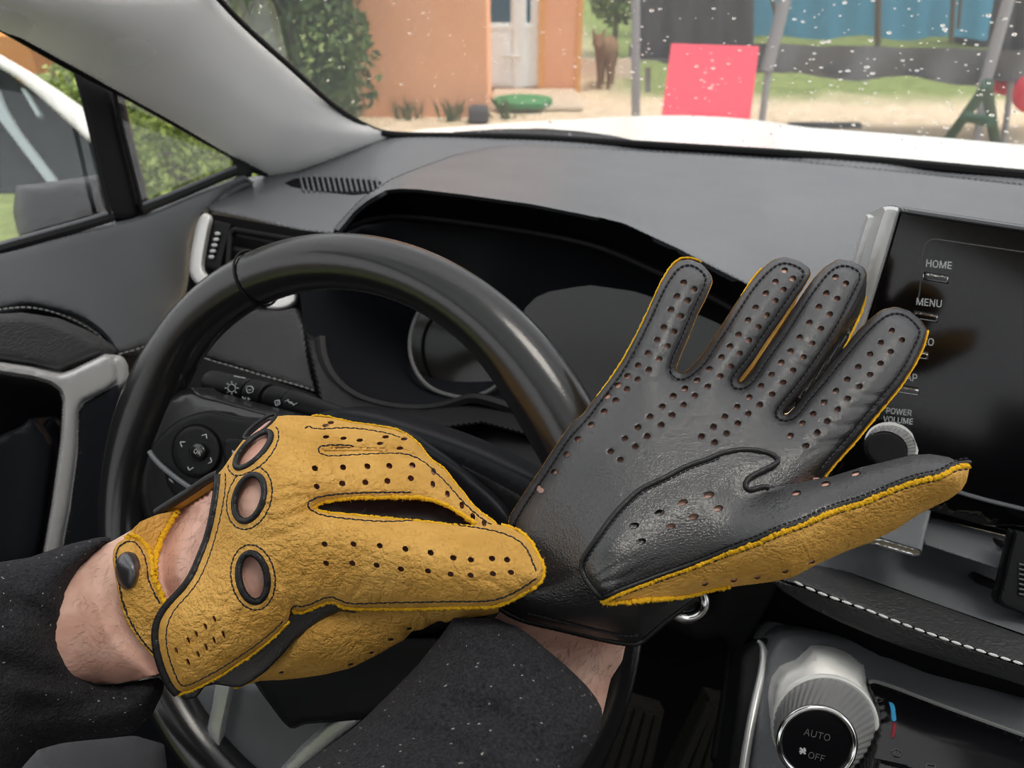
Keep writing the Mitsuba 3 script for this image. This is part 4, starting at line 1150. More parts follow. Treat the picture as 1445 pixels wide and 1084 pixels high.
def pedal(key, pts, d, label):
    tag(key, label, 'pedal')
    add(key + '__plate', sheet(pts, d, .02, step=6, edge=5, edge_d=.006), 'carpet')
    p = np.array(pts, float)
    for u in (.18, .42, .66, .88):
        a = p[0] + (p[1] - p[0]) * u
        b = p[3] + (p[2] - p[3]) * u
        c = np.linspace(a + (b - a) * .08, b, 10)
        add(key + '__rib', tube(at(c[:, 0], c[:, 1], d(c) - .0015), .0042, 8), 'carpet', 40)


pedal('brake_pedal', [(880, 985), (938, 1003), (915, 1110), (835, 1110)], flat(.66), 'wide ribbed brake pedal in the dark footwell, left one')
pedal('accelerator_pedal', [(1000, 982), (1032, 990), (1020, 1110), (935, 1110)], flat(.64), 'narrow ribbed accelerator pedal beside the console strip')

# ================================================================== the driver and the gloves
# ---- right hand: black palm towards the camera
PALM = [(701, 853), (708, 790), (720, 728), (741, 695), (759, 669), (778, 640), (793, 617), (809, 596), (824, 584), (840, 563), (861, 536), (879, 511), (894, 482), (908, 455), (920, 428), (933, 400), (945, 380), (958, 368), (974, 366), (991, 373), (1003, 387), (1005, 398), (995, 422), (983, 445), (972, 474), (962, 497), (954, 518), (955, 526), (962, 528), (974, 520), (989, 505), (1003, 484), (1018, 462), (1034, 437), (1049, 414), (1062, 396), (1076, 380), (1093, 366), (1109, 363), (1128, 368), (1142, 378), (1144, 388), (1132, 408), (1118, 428), (1103, 451), (1082, 480), (1062, 511), (1044, 534), (1040, 541), (1047, 541), (1062, 525), (1078, 498), (1095, 475), (1113, 448), (1132, 418), (1149, 394), (1165, 377), (1184, 366), (1203, 369), (1219, 377), (1224, 388), (1219, 404), (1203, 437), (1186, 470), (1165, 504), (1145, 533), (1124, 560), (1110, 576), (1103, 585), (1112, 586), (1122, 576), (1131, 564), (1153, 538), (1176, 510), (1194, 489), (1213, 466), (1230, 450), (1246, 437), (1265, 433), (1284, 439), (1300, 452), (1308, 467), (1300, 491), (1288, 516), (1269, 545), (1249, 569), (1228, 594), (1208, 619), (1187, 642), (1162, 672), (1130, 705), (1080, 760), (1020, 810), (979, 844), (948, 867), (925, 885), (902, 905), (888, 907), (846, 900), (784, 885), (742, 875)]
TH_TOP = [(1056, 691), (1052, 685), (1054, 679), (1060, 673), (1079, 663), (1094, 655), (1098, 650), (1092, 643), (1069, 636), (1042, 635), (1012, 642), (998, 648), (969, 658), (938, 674), (907, 689), (886, 706), (863, 731), (845, 756), (830, 778), (821, 796), (824, 812), (836, 830), (850, 846)]
TH_SEAM = [(850, 846), (872, 835), (893, 827), (925, 815), (956, 804), (987, 793), (1028, 777), (1070, 762), (1100, 749), (1132, 738), (1173, 720), (1215, 707), (1256, 690), (1289, 678), (1310, 673), (1327, 669), (1339, 662), (1368, 654)]
TH_UP = [(1360, 650), (1352, 652), (1339, 645), (1314, 641), (1289, 642), (1256, 650), (1215, 660), (1173, 673), (1132, 680), (1090, 687), (1070, 690)]
TH_LOW = [(850, 846), (856, 851), (904, 847), (966, 841), (995, 835), (1028, 829), (1060, 825), (1090, 821), (1119, 815), (1152, 797), (1194, 778), (1225, 767), (1266, 746), (1298, 725), (1339, 705), (1356, 693), (1364, 680), (1367, 666), (1368, 654)]
palm_pg = poly(PALM)
blk_pg = sg.Polygon(TH_TOP + TH_SEAM[1:] + TH_UP).buffer(0)
yel_pg = sg.Polygon(TH_LOW + TH_SEAM[::-1][1:-1]).buffer(0)
thumb_pg = blk_pg.union(yel_pg).buffer(.5).buffer(-.5)

TILT = .00014
tilt = lambda xy: TILT * (610 - np.asarray(xy)[:, 1])
bend = lambda xy: .0000014 * np.clip(np.asarray(xy)[:, 1] - 775 + .10 * (np.asarray(xy)[:, 0] - 800), 0, 140) ** 2
tilted = lambda f: (lambda xy: f(xy) + tilt(xy))
bent = lambda f: (lambda xy: f(xy) + tilt(xy) + bend(xy))
D_palm = bent(rbf([(705, 850, .345), (742, 875, .342), (900, 905, .326), (960, 850, .332), (730, 740, .352), (800, 620, .337), (860, 545, .340), (955, 520, .338), (975, 370, .352), (1110, 365, .362), (1050, 540, .338), (1195, 370, .360), (1110, 580, .333), (1290, 445, .345), (1200, 620, .330), (1150, 685, .326), (900, 680, .328), (1000, 600, .333), (1000, 740, .326), (850, 780, .325), (780, 790, .343)]))
# the palm is a soft cushion, the fingers are round
cut = palm_pg
infl_f = inflate(cut, 38, .0100, 4)
infl_w = inflate(cut.buffer(-30).buffer(30), 150, .011, 10)
infl_p = lambda xy: infl_f(xy) + infl_w(xy)
relief = lambda xy: .00018 * (meshkit.fbm(np.c_[xy / 9.0, np.zeros(len(xy))], 3, 4) - .5)


def folds(lines, depth=.0006, width=4.0):
    """Soft creases pressed into leather along traced lines."""
    ls = [sg.LineString(curve(l, step=4)) for l in lines]

    def fn(xy):
        p = shapely.points(xy)
        return -sum(depth * np.exp(-(shapely.distance(l, p) / width) ** 2) for l in ls)
    return fn


palm_folds = folds([[(885, 520), (910, 530), (950, 535)], [(880, 500), (905, 507), (935, 505)], [(893, 490), (915, 492), (940, 490)], [(1080, 500), (1110, 510), (1140, 520)], [(1090, 490), (1120, 497), (1150, 510)], [(1100, 475), (1130, 480), (1160, 490)],
                    [(1130, 590), (1170, 600), (1215, 600)], [(1150, 560), (1190, 575), (1235, 575)], [(1140, 640), (1160, 630), (1190, 630)], [(1030, 470), (1055, 480), (1075, 480)], [(1165, 540), (1200, 555), (1245, 560)],
                    [(712, 845), (760, 825), (815, 808)], [(1110, 610), (1150, 625), (1195, 620)]])
seam_in = palm_pg.buffer(-9)
groove = lambda xy: -.0010 * np.exp(-(shapely.distance(seam_in.boundary, shapely.points(xy)) / 3.0) ** 2)


def h_palm(xy):
    return infl_p(xy) + relief(xy) + palm_folds(xy) + groove(xy)


def S(palm, x0, y0, sc, pts):
    palm.extend((x0 + a / sc, y0 + b / sc) for a, b in pts)


hp = []
S(hp, 780, 350, 5.161, [(953, 250), (903, 350), (860, 450), (808, 577), (760, 670), (695, 765), (622, 855), (545, 932), (478, 998), (398, 1078), (1030, 302), (983, 385), (933, 497), (883, 610), (835, 714), (775, 808), (698, 887), (618, 957), (541, 1028), (1290, 716), (1361, 768), (1228, 795), (1297, 862), (1140, 880), (1220, 934), (1050, 963), (1129, 1009), (962, 1023), (1035, 1076), (878, 1078)])
S(hp, 1020, 350, 4.817, [(421, 151), (358, 228), (292, 307), (222, 405), (171, 490), (107, 590), (476, 207), (413, 283), (357, 358), (299, 456), (240, 537), (176, 627), (115, 716), (54, 804), (766, 197), (704, 307), (653, 400), (589, 508), (523, 607), (461, 701), (398, 779), (331, 861), (260, 937), (180, 1014), (98, 1080), (836, 240), (777, 344), (727, 450), (666, 548), (607, 648), (548, 741), (478, 831), (409, 914), (335, 994), (252, 1068), (1150, 561), (1075, 643), (1002, 722), (921, 808), (846, 893), (769, 971), (689, 1050), (1217, 626), (1141, 704), (1072, 784), (1000, 860), (930, 942), (850, 1024)])
S(hp, 720, 540, 4.817, [(660, 92), (585, 168), (508, 255), (424, 352), (349, 452), (272, 570), (187, 714), (716, 120), (638, 195), (550, 285), (459, 384), (380, 488), (299, 608), (208, 735), (1109, 97), (1033, 163), (950, 233), (869, 305), (780, 382), (684, 468), (1255, 93), (1179, 153), (1100, 223), (1027, 290), (931, 366), (852, 436), (749, 525), (1382, 302), (1301, 367), (1390, 409)])
S(hp, 1000, 540, 4.817, [(195, 166), (110, 232), (350, 151), (270, 212), (199, 277), (122, 346), (787, 135), (711, 212), (638, 275), (557, 361), (946, 107), (877, 184), (808, 263), (739, 340), (663, 430)])
keep = []
for p in hp:
    if all(math.dist(p, q_) > 5 for q_ in keep):
        keep.append(p)


def round_holes(pts, rx, ry, deg=0, clear=None):
    out = [sg.Polygon(ellipse(x, y, rx, ry, deg, 12)) for x, y in pts]
    return [o for o in out if clear is None or clear.contains(o.buffer(1.5))]


GB = 'driving_glove'
tag(GB, 'black leather driving glove with perforated palm and spread fingers, worn on the raised right hand', 'glove')
ph = round_holes(keep, 5.0, 4.1, -15, palm_pg.buffer(-4))
pp = sheet(palm_pg, lambda xy: D_palm(xy) - h_palm(xy), .0011, ph, step=3.2)
add(GB + '__palm_panel', pp, 'black_leather', 50)
bk_pg = palm_pg.union(affinity.translate(palm_pg, -.8, -.4)).union(affinity.translate(palm_pg, .9, .8)).intersection(sg.Polygon([(650, 300), (1400, 300), (1400, 720), (1000, 880), (700, 860)]))
hb_in = inflate(bk_pg, 40, .010, 4)
bk = sheet(bk_pg, lambda xy: D_palm(xy) + .0016 + hb_in(xy), .0010, step=5)
add(GB + '__back_panel', bk, 'yellow_leather', 50, label='yellow leather back')
# raw yellow edge shows behind the black one on the little finger and the forefinger
for l in ([(842, 560), (894, 480), (920, 426), (933, 398), (945, 378), (958, 366), (974, 364), (990, 370)], [(1310, 466), (1303, 491), (1290, 517), (1271, 546), (1251, 571), (1230, 596), (1210, 621), (1189, 644), (1164, 674)], [(1046, 418), (1060, 396), (1074, 379)], [(981, 845), (950, 870), (926, 888), (905, 906)]):
    add(GB + '__raw_edge', fringe(l, lambda xy: D_palm(xy) + .0012, .0005, fibres=.7), 'yellow_suede', True, kind='stuff')
# gusset between middle finger and forefinger, and a strip between ring and middle finger
gus = sg.Polygon([(1222, 384), (1223, 400), (1221, 420), (1213, 443), (1204, 463), (1194, 484), (1183, 504), (1160, 532), (1135, 560), (1112, 583), (1104, 584), (1140, 535), (1186, 468), (1218, 404)])
gus_d = lambda xy: D_palm(xy) + .0015 + .0013 * np.minimum(shapely.distance(palm_pg, shapely.points(xy)), 24)
add(GB + '__gusset', sheet(gus, gus_d, .001, step=4), 'black_leather', 50)
add(GB + '__raw_edge', fringe([(1222, 418), (1214, 444), (1205, 464), (1195, 485), (1184, 505)], lambda xy: gus_d(xy) + .0004, .0006), 'yellow_suede', True, kind='stuff')
add(GB + '__gusset', sheet(sg.Polygon([(1132, 404), (1122, 430), (1102, 460), (1062, 520), (1046, 540), (1042, 538), (1082, 478), (1118, 426)]), lambda xy: D_palm(xy) + .004, .001, step=4), 'yellow_leather', 50)
# thread along the finger edges
for l in ([(724, 742), (745, 705), (765, 676), (785, 645), (800, 622), (815, 605), (830, 588), (846, 567), (867, 540), (884, 514), (900, 485), (914, 457), (926, 431), (938, 406), (950, 387), (960, 377), (974, 374), (987, 380), (996, 390), (997, 398), (988, 420), (977, 443), (965, 472), (954, 497), (947, 517), (950, 531), (962, 535), (980, 525), (995, 510), (1009, 488), (1024, 466), (1040, 441), (1055, 418), (1068, 400), (1082, 385), (1096, 374), (1109, 371), (1125, 376), (1135, 383), (1135, 389), (1125, 405), (1111, 425), (1095, 449), (1075, 478), (1055, 508), (1036, 532), (1034, 545), (1046, 548), (1060, 540), (1070, 526), (1085, 503), (1102, 480), (1120, 453), (1139, 423), (1156, 400), (1170, 384), (1186, 375), (1202, 377), (1213, 384), (1215, 390), (1211, 402), (1195, 434), (1178, 467), (1157, 500), (1137, 529), (1116, 556), (1102, 573), (1096, 588), (1108, 593), (1124, 586), (1138, 568), (1160, 542), (1182, 515), (1200, 494), (1219, 472), (1236, 456), (1250, 446), (1265, 442), (1281, 447), (1293, 458), (1299, 468), (1292, 488), (1280, 513), (1262, 540), (1242, 564), (1221, 589), (1201, 614), (1180, 637), (1158, 663)],
          [(745, 866), (786, 876), (847, 891), (889, 898), (902, 896)]):
    add(GB + '__stitching', stitches(l, lambda xy: D_palm(xy) - infl_p(xy), 5.2, 2.2, .00055, .0004), 'thread_black', True, kind='stuff')
hm = curve([(701, 855), (742, 876), (784, 886), (846, 901), (888, 908), (903, 906), (926, 887), (950, 868), (980, 844)], step=3)
add(GB + '__hem', tube(at(hm[:, 0], hm[:, 1], D_palm(hm) - .0006), .0013, 9), 'binding_black', 50)

# thumb: black palm side above the seam, yellow back below it
D_th = tilted(rbf([(821, 796, .318), (850, 846, .316), (1042, 636, .322), (938, 674, .318), (1056, 688, .3205), (1215, 660, .303), (1352, 650, .290), (1368, 654, .288), (1339, 705, .299), (1194, 778, .318), (1028, 829, .330), (904, 847, .328), (1100, 748, .312)]))
infl_t = inflate(thumb_pg, 74, .0200, 5)
fl2 = folds([[(840, 815), (865, 800), (900, 785)], [(838, 805), (860, 785), (895, 765)], [(845, 825), (880, 815), (930, 790)]], .0007, 4)
# the seam is a raised lip
seam_l = sg.LineString(TH_SEAM)


def h_th(xy):
    return infl_t(xy) + relief(xy) * 1.2 + fl2(xy) - .0006 * np.exp(-(shapely.distance(seam_l, shapely.points(xy)) / 5) ** 2)


def D_front(xy):
    a, b = D_th(xy) - h_th(xy), D_palm(xy) - infl_p(xy) - .0016
    k = .004
    return np.minimum(a, b) - k * np.maximum(1 - np.abs(a - b) / k, 0) ** 2 / 4


tp = []
S(tp, 800, 660, 4.817, [(966, 187), (790, 237), (631, 306), (457, 395), (1029, 277), (861, 334), (706, 400), (505, 502)])
tp2 = [(1124, 696), (1165.5, 683), (1208, 668.5), (1246, 654.5)]
add(GB + '__thumb_panel', sheet(blk_pg, D_front, .0011, round_holes(tp, 7.4, 4.6, -12, blk_pg.buffer(-1)) + round_holes(tp2, 7.2, 3.8, -10, blk_pg), step=3.2), 'black_leather', 50)
yh = []
S(yh, 1090, 630, 4.817, [(87, 858), (268, 793), (459, 727), (638, 666), (825, 570), (985, 459)])
S(yh, 800, 660, 4.817, [(940, 800), (1137, 775), (1298, 754)])
yh = [(x, y - 1.5) for x, y in yh]
add(GB + '__thumb_back', sheet(yel_pg, D_front, .0011, round_holes(yh, 4.8, 2.8, -12, yel_pg), step=3.2), 'yellow_leather', 50, label='yellow leather thumb back')
bt = sheet(thumb_pg, lambda xy: D_th(xy) + .0005 + .7 * infl_t(xy), .001, step=6)
add(GB + '__thumb_inner', bt, 'yellow_leather', 50)
sl = lambda o: [(x, y + o) for x, y in TH_SEAM]
add(GB + '__raw_edge', fringe(sl(3.4), lambda xy: D_front(xy) - .0004, .0010, 1.6, 1.8), 'yellow_suede', True, kind='stuff')
add(GB + '__raw_edge', fringe([(852, 849), (860, 851), (904, 848), (966, 842), (996, 835), (1030, 828)], lambda xy: D_front(xy) - .0006, .0010, 1.6, 1.6), 'yellow_suede', True, kind='stuff')
c = curve(sl(-1.5), step=3)
add(GB + '__thumb_lip', tube(at(c[:, 0], c[:, 1], D_front(c) - .0004), .0009, 8), 'binding_black', 50)
c = curve([(1085, 688), (1066, 690)] + TH_TOP[:-1] + [(850, 844)], step=3)
dd_ = D_front(c)
add(GB + '__thumb_piping', tube(at(c[:, 0], c[:, 1], np.minimum(dd_, D_palm(c) - infl_p(c)) - .0003), .0011, 8), 'binding_black', 50)
c2 = [(x + 3.0, y + 4.5) for x, y in TH_TOP[10:-3]]
add(GB + '__stitching', stitches(c2, D_front, 5, 2.4, .0005, .0001), 'thread_black', True, kind='stuff')
add(GB + '__stitching', stitches(sl(8), D_front, 6, 2.0, .00035, .0001), 'thread_black', True, kind='stuff')
add(GB + '__stitching', stitches(sl(-7), D_front, 5, 2.4, .0004, .0001), 'thread_black', True, kind='stuff')

# ---- left hand: yellow back towards the camera
BACK = [(308, 668), (314, 662), (331, 637), (342, 622), (352, 612), (361, 604), (375, 593), (388, 588), (405, 586), (436, 587), (466, 590), (491, 596), (519, 600), (555, 606), (571, 612), (585, 622), (597, 635), (608, 649), (627, 663), (640, 680), (655, 698), (668, 715), (688, 731), (700, 740), (721, 745), (743, 759), (757, 781), (767, 801), (763, 820), (743, 834), (718, 848), (691, 855), (645, 856), (589, 858), (534, 858), (500, 858), (484, 855), (472, 849), (458, 850), (440, 858), (423, 863), (413, 860), (409, 866), (404, 880), (390, 894), (368, 913), (340, 933), (309, 953), (285, 966), (265, 975), (251, 977), (240, 962), (230, 938), (223, 909), (224, 882), (236, 857), (258, 833), (274, 810), (284, 784), (293, 762), (301, 730), (306, 700), (307, 680)]
back_pg = poly(BACK)
SLIT1 = [(443, 716), (450, 711), (457, 708), (483, 704), (533, 702), (577, 702), (610, 706), (635, 716), (655, 729), (672, 739), (668, 743), (640, 741), (594, 736), (538, 731), (497, 727), (464, 724), (450, 721)]
slit1 = sg.Polygon(SLIT1)
SLIT2 = [(459, 633), (480, 631), (511, 632), (545, 634), (548, 637), (511, 636), (480, 637), (459, 637)]
slit2 = sg.Polygon(SLIT2)
OV = [(352, 703, 19, 33, 17, ), (357, 815, 19.5, 34, -9), (357.5, 635, 12, 33, 44), (367, 602, 6.2, 27, 53)]
D_back = rbf([(308, 668, .338), (251, 975, .314), (223, 895, .312), (293, 760, .326), (345, 700, .320), (352, 812, .312), (345, 625, .338), (390, 588, .356), (436, 588, .362), (519, 601, .372), (600, 638, .366), (660, 705, .340), (700, 741, .318), (765, 802, .290), (700, 853, .294), (589, 856, .314), (500, 856, .322), (404, 875, .320), (340, 931, .316), (430, 740, .316), (560, 670, .345), (560, 790, .310), (660, 800, .299), (450, 650, .332), (300, 870, .309)])
infl_b = inflate(back_pg.difference(slit1.buffer(3)).difference(sg.LineString([(459, 635), (545, 635), (600, 652), (655, 697)]).buffer(2)).difference(sg.LineString([(436, 604), (519, 606), (570, 613)]).buffer(1.5)), 48, .0090, 4)
wr_f = folds([[(440, 690), (400, 688), (365, 700)], [(440, 700), (405, 705), (372, 715)], [(432, 722), (405, 730), (378, 735)], [(440, 735), (410, 750), (380, 760)], [(445, 680), (410, 665), (380, 660)], [(470, 800), (455, 830), (440, 855)], [(490, 805), (480, 830), (465, 848)], [(510, 820), (500, 840), (490, 855)],
              [(430, 810), (425, 835), (415, 855)], [(415, 790), (412, 825), (402, 858)], [(395, 800), (398, 830), (400, 865)], [(545, 825), (540, 842), (535, 852)], [(580, 828), (578, 842), (575, 852)], [(470, 655), (480, 670), (475, 690)], [(500, 655), (512, 672), (508, 692)], [(540, 655), (548, 675), (545, 695)], [(620, 690), (640, 700), (650, 715)],
              [(640, 820), (655, 835), (660, 848)], [(680, 815), (700, 825), (720, 838)], [(290, 920), (310, 880), (320, 850)], [(275, 905), (285, 875), (300, 850)], [(320, 905), (335, 880), (345, 862)]], .0007, 4.5)
pleat = folds([[(398, 835), (402, 860), (406, 882)]], -.0020, 5)
rel_y = lambda xy: .0011 * (meshkit.fbm(np.c_[xy / np.array([11.0, 7.0]), np.zeros(len(xy))], 3, 9) - .5)


def h_back(xy):
    return infl_b(xy) + rel_y(xy) + wr_f(xy) + pleat(xy)


DB_f = lambda xy: D_back(xy) - h_back(xy)
lh = []
S(lh, 400, 560, 3.6125, [(208, 753), (356, 753), (490, 761), (621, 777), (750, 797), (865, 823), (955, 832), (1063, 826), (1140, 832), (216, 851), (350, 850), (474, 860), (598, 879), (737, 890), (852, 906), (954, 912), (1068, 904), (1160, 897), (159, 366), (303, 360), (427, 355), (539, 353), (657, 350), (168, 459), (298, 443), (417, 437), (529, 430), (649, 416)])
lt = []
S(lt, 400, 560, 3.6125, [(765, 382), (761, 446), (836, 496), (909, 554), (965, 611), (1022, 645)])
ls_ = []
S(ls_, 400, 560, 3.6125, [(216, 205), (388, 222), (492, 238), (593, 263), (305, 212), (520, 205), (615, 215), (240, 132), (214, 147)])
lc = []
S(lc, 60, 760, 3.6125, [(875, 412), (829, 450), (782, 488), (742, 521), (681, 572), (920, 490), (873, 520), (832, 555), (792, 592), (741, 631)])
holes = round_holes(lh, 4.8, 4.2, 30) + round_holes(lt, 3.4, 5.2, -10) + round_holes(ls_, 5.0, 2.4, -8) + round_holes(lc, 2.6, 5.4, -15)
ovals = [sg.Polygon(ellipse(x, y, a, b, g, 40)) for x, y, a, b, g in OV]
GY = 'driving_glove_001'
tag(GY, 'yellow leather driving glove with black edged knuckle holes, worn on the left hand', 'glove')
add(GY + '__back_panel', sheet(back_pg, DB_f, .0012, holes + ovals + [slit1, slit2], step=3.2), 'yellow_leather', 50)
for x, y, a, b, g in OV:
    e = ellipse(x, y, a + .5, b + .5, g, 48)
    RG = add(GY + '__knuckle_ring', tube(at(e[:, 0], e[:, 1], DB_f(e) + .0002), .0014 if a > 10 else .0008, 9, True), 'binding_black', 50, label='black rolled edge of a knuckle hole')
    e = ellipse(x, y, a + 11.5, b + 12.5, g, 60)
    e = np.vstack([e, e[:1]])
    e = e[shapely.contains_xy(back_pg.buffer(-2), e[:, 0], e[:, 1])]
    for o in OV:
        if o[0] != x:
            e = e[~shapely.contains_xy(sg.Polygon(ellipse(o[0], o[1], o[2] + 9, o[3] + 9, o[4], 40)), e[:, 0], e[:, 1])]
    gap = np.linalg.norm(np.diff(e, axis=0), axis=1)
    if len(gap) and gap.max() > 12:
        e = np.roll(e, -(int(gap.argmax()) + 1), axis=0)
    e = e[np.r_[True, np.linalg.norm(np.diff(e, axis=0), axis=1) > .5]]
    if a > 10:
        add(GY + '__stitching', stitches(e, DB_f, 5.5, .8, .00036, .0001, wave=.4), 'thread_black', True, kind='stuff')
bd = curve([(308, 672), (307, 690), (305, 705), (301, 728), (293, 760), (283, 786), (272, 811), (256, 834), (234, 858), (222, 882), (221, 909), (228, 938), (238, 962), (250, 978)], step=3)
add(GY + '__binding', tube(at(bd[:, 0], bd[:, 1], DB_f(bd) - .0003), .0019, 10), 'binding_black', 50, label='black rolled edge of the cuff opening')
add(GY + '__stitching', stitches([(318, 668), (318, 690), (315, 710), (310, 735), (302, 765), (293, 792), (281, 818), (265, 840), (246, 862), (236, 885), (235, 908), (241, 935), (250, 958), (258, 968), (285, 958), (309, 945), (340, 925), (368, 905), (388, 888), (400, 876)], DB_f, 5.5, .8, .00036, .0001, wave=.4), 'thread_black', True, kind='stuff')
for l in ([(1 + 409, 868), (415, 855), (424, 856), (440, 852), (458, 844), (470, 843), (484, 849), (500, 852), (534, 851), (589, 850), (645, 849), (690, 848), (716, 841), (740, 828), (757, 816)],
          [(600, 732), (538, 736), (497, 733), (464, 729), (446, 724), (435, 716), (434, 711), (446, 703), (483, 697), (533, 695), (580, 695)],
          [(600, 732), (645, 741), (690, 748), (720, 757), (740, 771), (751, 792), (757, 806)],
          [(620, 672), (608, 660), (595, 650), (577, 642), (545, 640), (483, 643), (460, 643), (450, 638), (449, 632), (458, 629), (480, 628), (500, 630)],
          [(620, 672), (632, 684), (646, 700), (660, 715), (680, 732), (694, 741)],
          [(430, 604), (436, 602), (444, 605), (483, 604), (521, 607), (548, 612), (565, 618)]):
    add(GY + '__stitching', stitches(l, DB_f, 6.0, .6, .00040, .0002, wave=.5), 'thread_black', True, kind='stuff')
for l, r in (([(708, 742), (722, 745), (743, 758), (757, 780), (767, 801), (763, 820), (743, 835), (718, 849), (691, 856), (645, 857), (589, 859), (534, 859), (500, 859), (484, 856), (472, 850), (458, 851), (440, 859), (423, 864), (413, 861)], .0009),
             ([(408, 878), (404, 881), (390, 895), (368, 914), (340, 934), (309, 954), (285, 967), (265, 976), (252, 979)], .0008),
             (SLIT1[:10], .0010), (SLIT1[10:] + [SLIT1[0]], .0007),
             ([(572, 612), (585, 621), (597, 634), (608, 648), (627, 662), (640, 679), (655, 697), (668, 714), (688, 730), (700, 740)], .0006),
             ([(440, 587), (466, 589), (491, 595), (519, 599), (555, 605), (570, 611)], .0006)):
    add(GY + '__raw_edge', fringe(l, lambda xy: DB_f(xy) + .0004, r, 1.8, 1.3), 'yellow_suede', True, kind='stuff')
add(GY + '__seam_ridge', fringe([(456, 635), (483, 635), (511, 635), (545, 637)], lambda xy: DB_f(xy), .0009, 2, .6), 'yellow_leather', True)
# inside of the finger slit: black palm leather
add(GY + '__palm_panel', sheet(slit1.buffer(7).intersection(back_pg.buffer(-2)), lambda xy: D_back(xy) + .014, .001, step=6), 'black_leather', 50, label='black leather seen inside the finger slit')
# gusset and thumb side under the back panel
GUS = [(470, 846), (500, 850), (520, 852), (500, 866), (481, 862), (462, 870), (437, 887), (417, 903), (395, 928), (376, 947), (357, 961), (340, 970), (331, 970), (304, 966), (288, 969), (278, 984), (262, 988), (250, 981), (246, 970), (300, 940), (368, 900), (405, 870), (425, 855)]
D_g = lambda xy: D_back(xy) + .0030
add(GY + '__gusset', sheet(GUS, D_g, .0015, step=5, edge=4, edge_d=.001), 'black_leather', 50)
THY = [(340, 969), (357, 960), (376, 946), (395, 927), (417, 902), (437, 886), (462, 869), (481, 860), (500, 852), (560, 846), (650, 846), (700, 846), (707, 860), (703, 865), (690, 868), (672, 871), (640, 874), (631, 879), (620, 876), (609, 881), (595, 889), (581, 891), (572, 902), (556, 911), (528, 927), (495, 943), (459, 952), (425, 957), (395, 960), (367, 961)]
thy = poly(THY)
D_thy = rbf([(340, 969, .330), (395, 960, .345), (495, 943, .342), (581, 891, .334), (703, 862, .318), (437, 886, .328), (500, 855, .334), (650, 850, .326)])
infl_y = inflate(thy, 45, .010, 4)
ff = folds([[(530, 880), (545, 900), (560, 905)], [(555, 870), (562, 885), (580, 888)], [(600, 862), (605, 875), (608, 882)], [(630, 862), (632, 875)], [(520, 890), (535, 905), (548, 910)]], .0009, 5)
yo = []
S(yo, 340, 800, 3.6125, [(205, 540), (560, 500), (665, 440), (765, 372), (858, 318)])
add(GY + '__thumb_panel', sheet(thy, lambda xy: D_thy(xy) - infl_y(xy) - rel_y(xy) - ff(xy), .0012, round_holes(yo, 4.2, 2.0, -15, thy), step=3.6), 'yellow_leather', 50)
add(GY + '__raw_edge', fringe([(330, 972), (357, 960), (376, 946), (395, 927), (417, 902), (437, 886)], lambda xy: D_thy(xy) - .001, .0005, 2, .5), 'yellow_suede', True, kind='stuff')
# cuff flap on the far side of the wrist opening
D_fl = rbf([(308, 668, .339), (220, 730, .352), (272, 692, .346), (290, 700, .350), (240, 735, .357)])
FLAP = [(311, 668), (303, 671), (291, 676), (272, 690), (241, 709), (219, 724), (222, 729), (248, 722), (262, 714), (280, 704), (300, 690), (308, 680)]
add(GY + '__cuff_flap', sheet(FLAP, D_fl, .0025, step=3.5, edge=2, edge_d=.001), 'yellow_leather', 50)
fb_ = curve([(309, 669), (302, 672), (291, 678), (272, 691), (241, 711), (221, 724)], step=3)
add(GY + '__binding', tube(at(fb_[:, 0], fb_[:, 1], D_fl(fb_) - .0008), .0021, 10), 'binding_black', 50)
# strap and press stud
D_st = rbf([(180, 760, .326), (218, 728, .342), (250, 722, .349), (222, 775, .338), (163, 810, .320), (172, 850, .318), (200, 910, .318), (219, 931, .3195), (234, 857, .3195), (190, 800, .317)])
ST1 = [(174, 758), (180, 754), (198, 736), (220, 727), (250, 720), (240, 738), (229, 758), (222, 776), (218, 798), (219, 815), (213, 815), (205, 775), (192, 760)]
SP = add(GY + '__strap', sheet(ST1, lambda xy: D_st(xy) + .0016, .0016, step=3.5), 'yellow_leather', 50, label='yellow leather wrist strap')
add(SP + '__raw_edge', fringe([(250, 721), (240, 738), (229, 758), (222, 776), (218, 798), (218, 815)], lambda xy: D_st(xy) + .001, .0014, 1.8, .8), 'yellow_suede', True, kind='stuff')
ST2 = [(159, 790), (160, 776), (166, 766), (179, 758), (193, 758), (205, 770), (213, 787), (216, 813), (225, 834), (235, 856), (224, 878), (222, 905), (226, 935), (214, 926), (199, 909), (188, 895), (179, 880), (172, 862), (168, 846), (163, 815)]
SP2 = add(GY + '__strap_tab', sheet(ST2, lambda xy: D_st(xy) - .0008 - rel_y(xy), .0016, step=3.2, edge=3, edge_d=.0006), 'yellow_leather', 50, label='yellow leather strap tab with stud')
add(SP2 + '__raw_edge', fringe([(178, 759), (193, 759), (205, 771), (213, 788), (216, 813), (225, 834), (234, 855)], lambda xy: D_st(xy) - .0006, .0013, 1.8, .8), 'yellow_suede', True, kind='stuff')
add(SP2 + '__stitching', stitches([(220, 925), (207, 912), (195, 896), (185, 879), (177, 861), (172, 846), (167, 815), (164, 790), (166, 775), (172, 768), (182, 764), (192, 767), (199, 776), (206, 792), (209, 815), (217, 836), (226, 852)], lambda xy: D_st(xy) - .0009, 5.5, .8, .00038, .0001, wave=.4), 'thread_black', True, kind='stuff')
stud_pg = sg.Polygon(ellipse(178.5, 806, 15.5, 26.5, -4, 48))
SD = add(SP2 + '__press_stud', sheet(stud_pg, lambda xy: D_st(xy) - .0038, .003, step=2.6, edge=14, edge_d=.0018), 'gunmetal', 60, label='dark metal press stud')

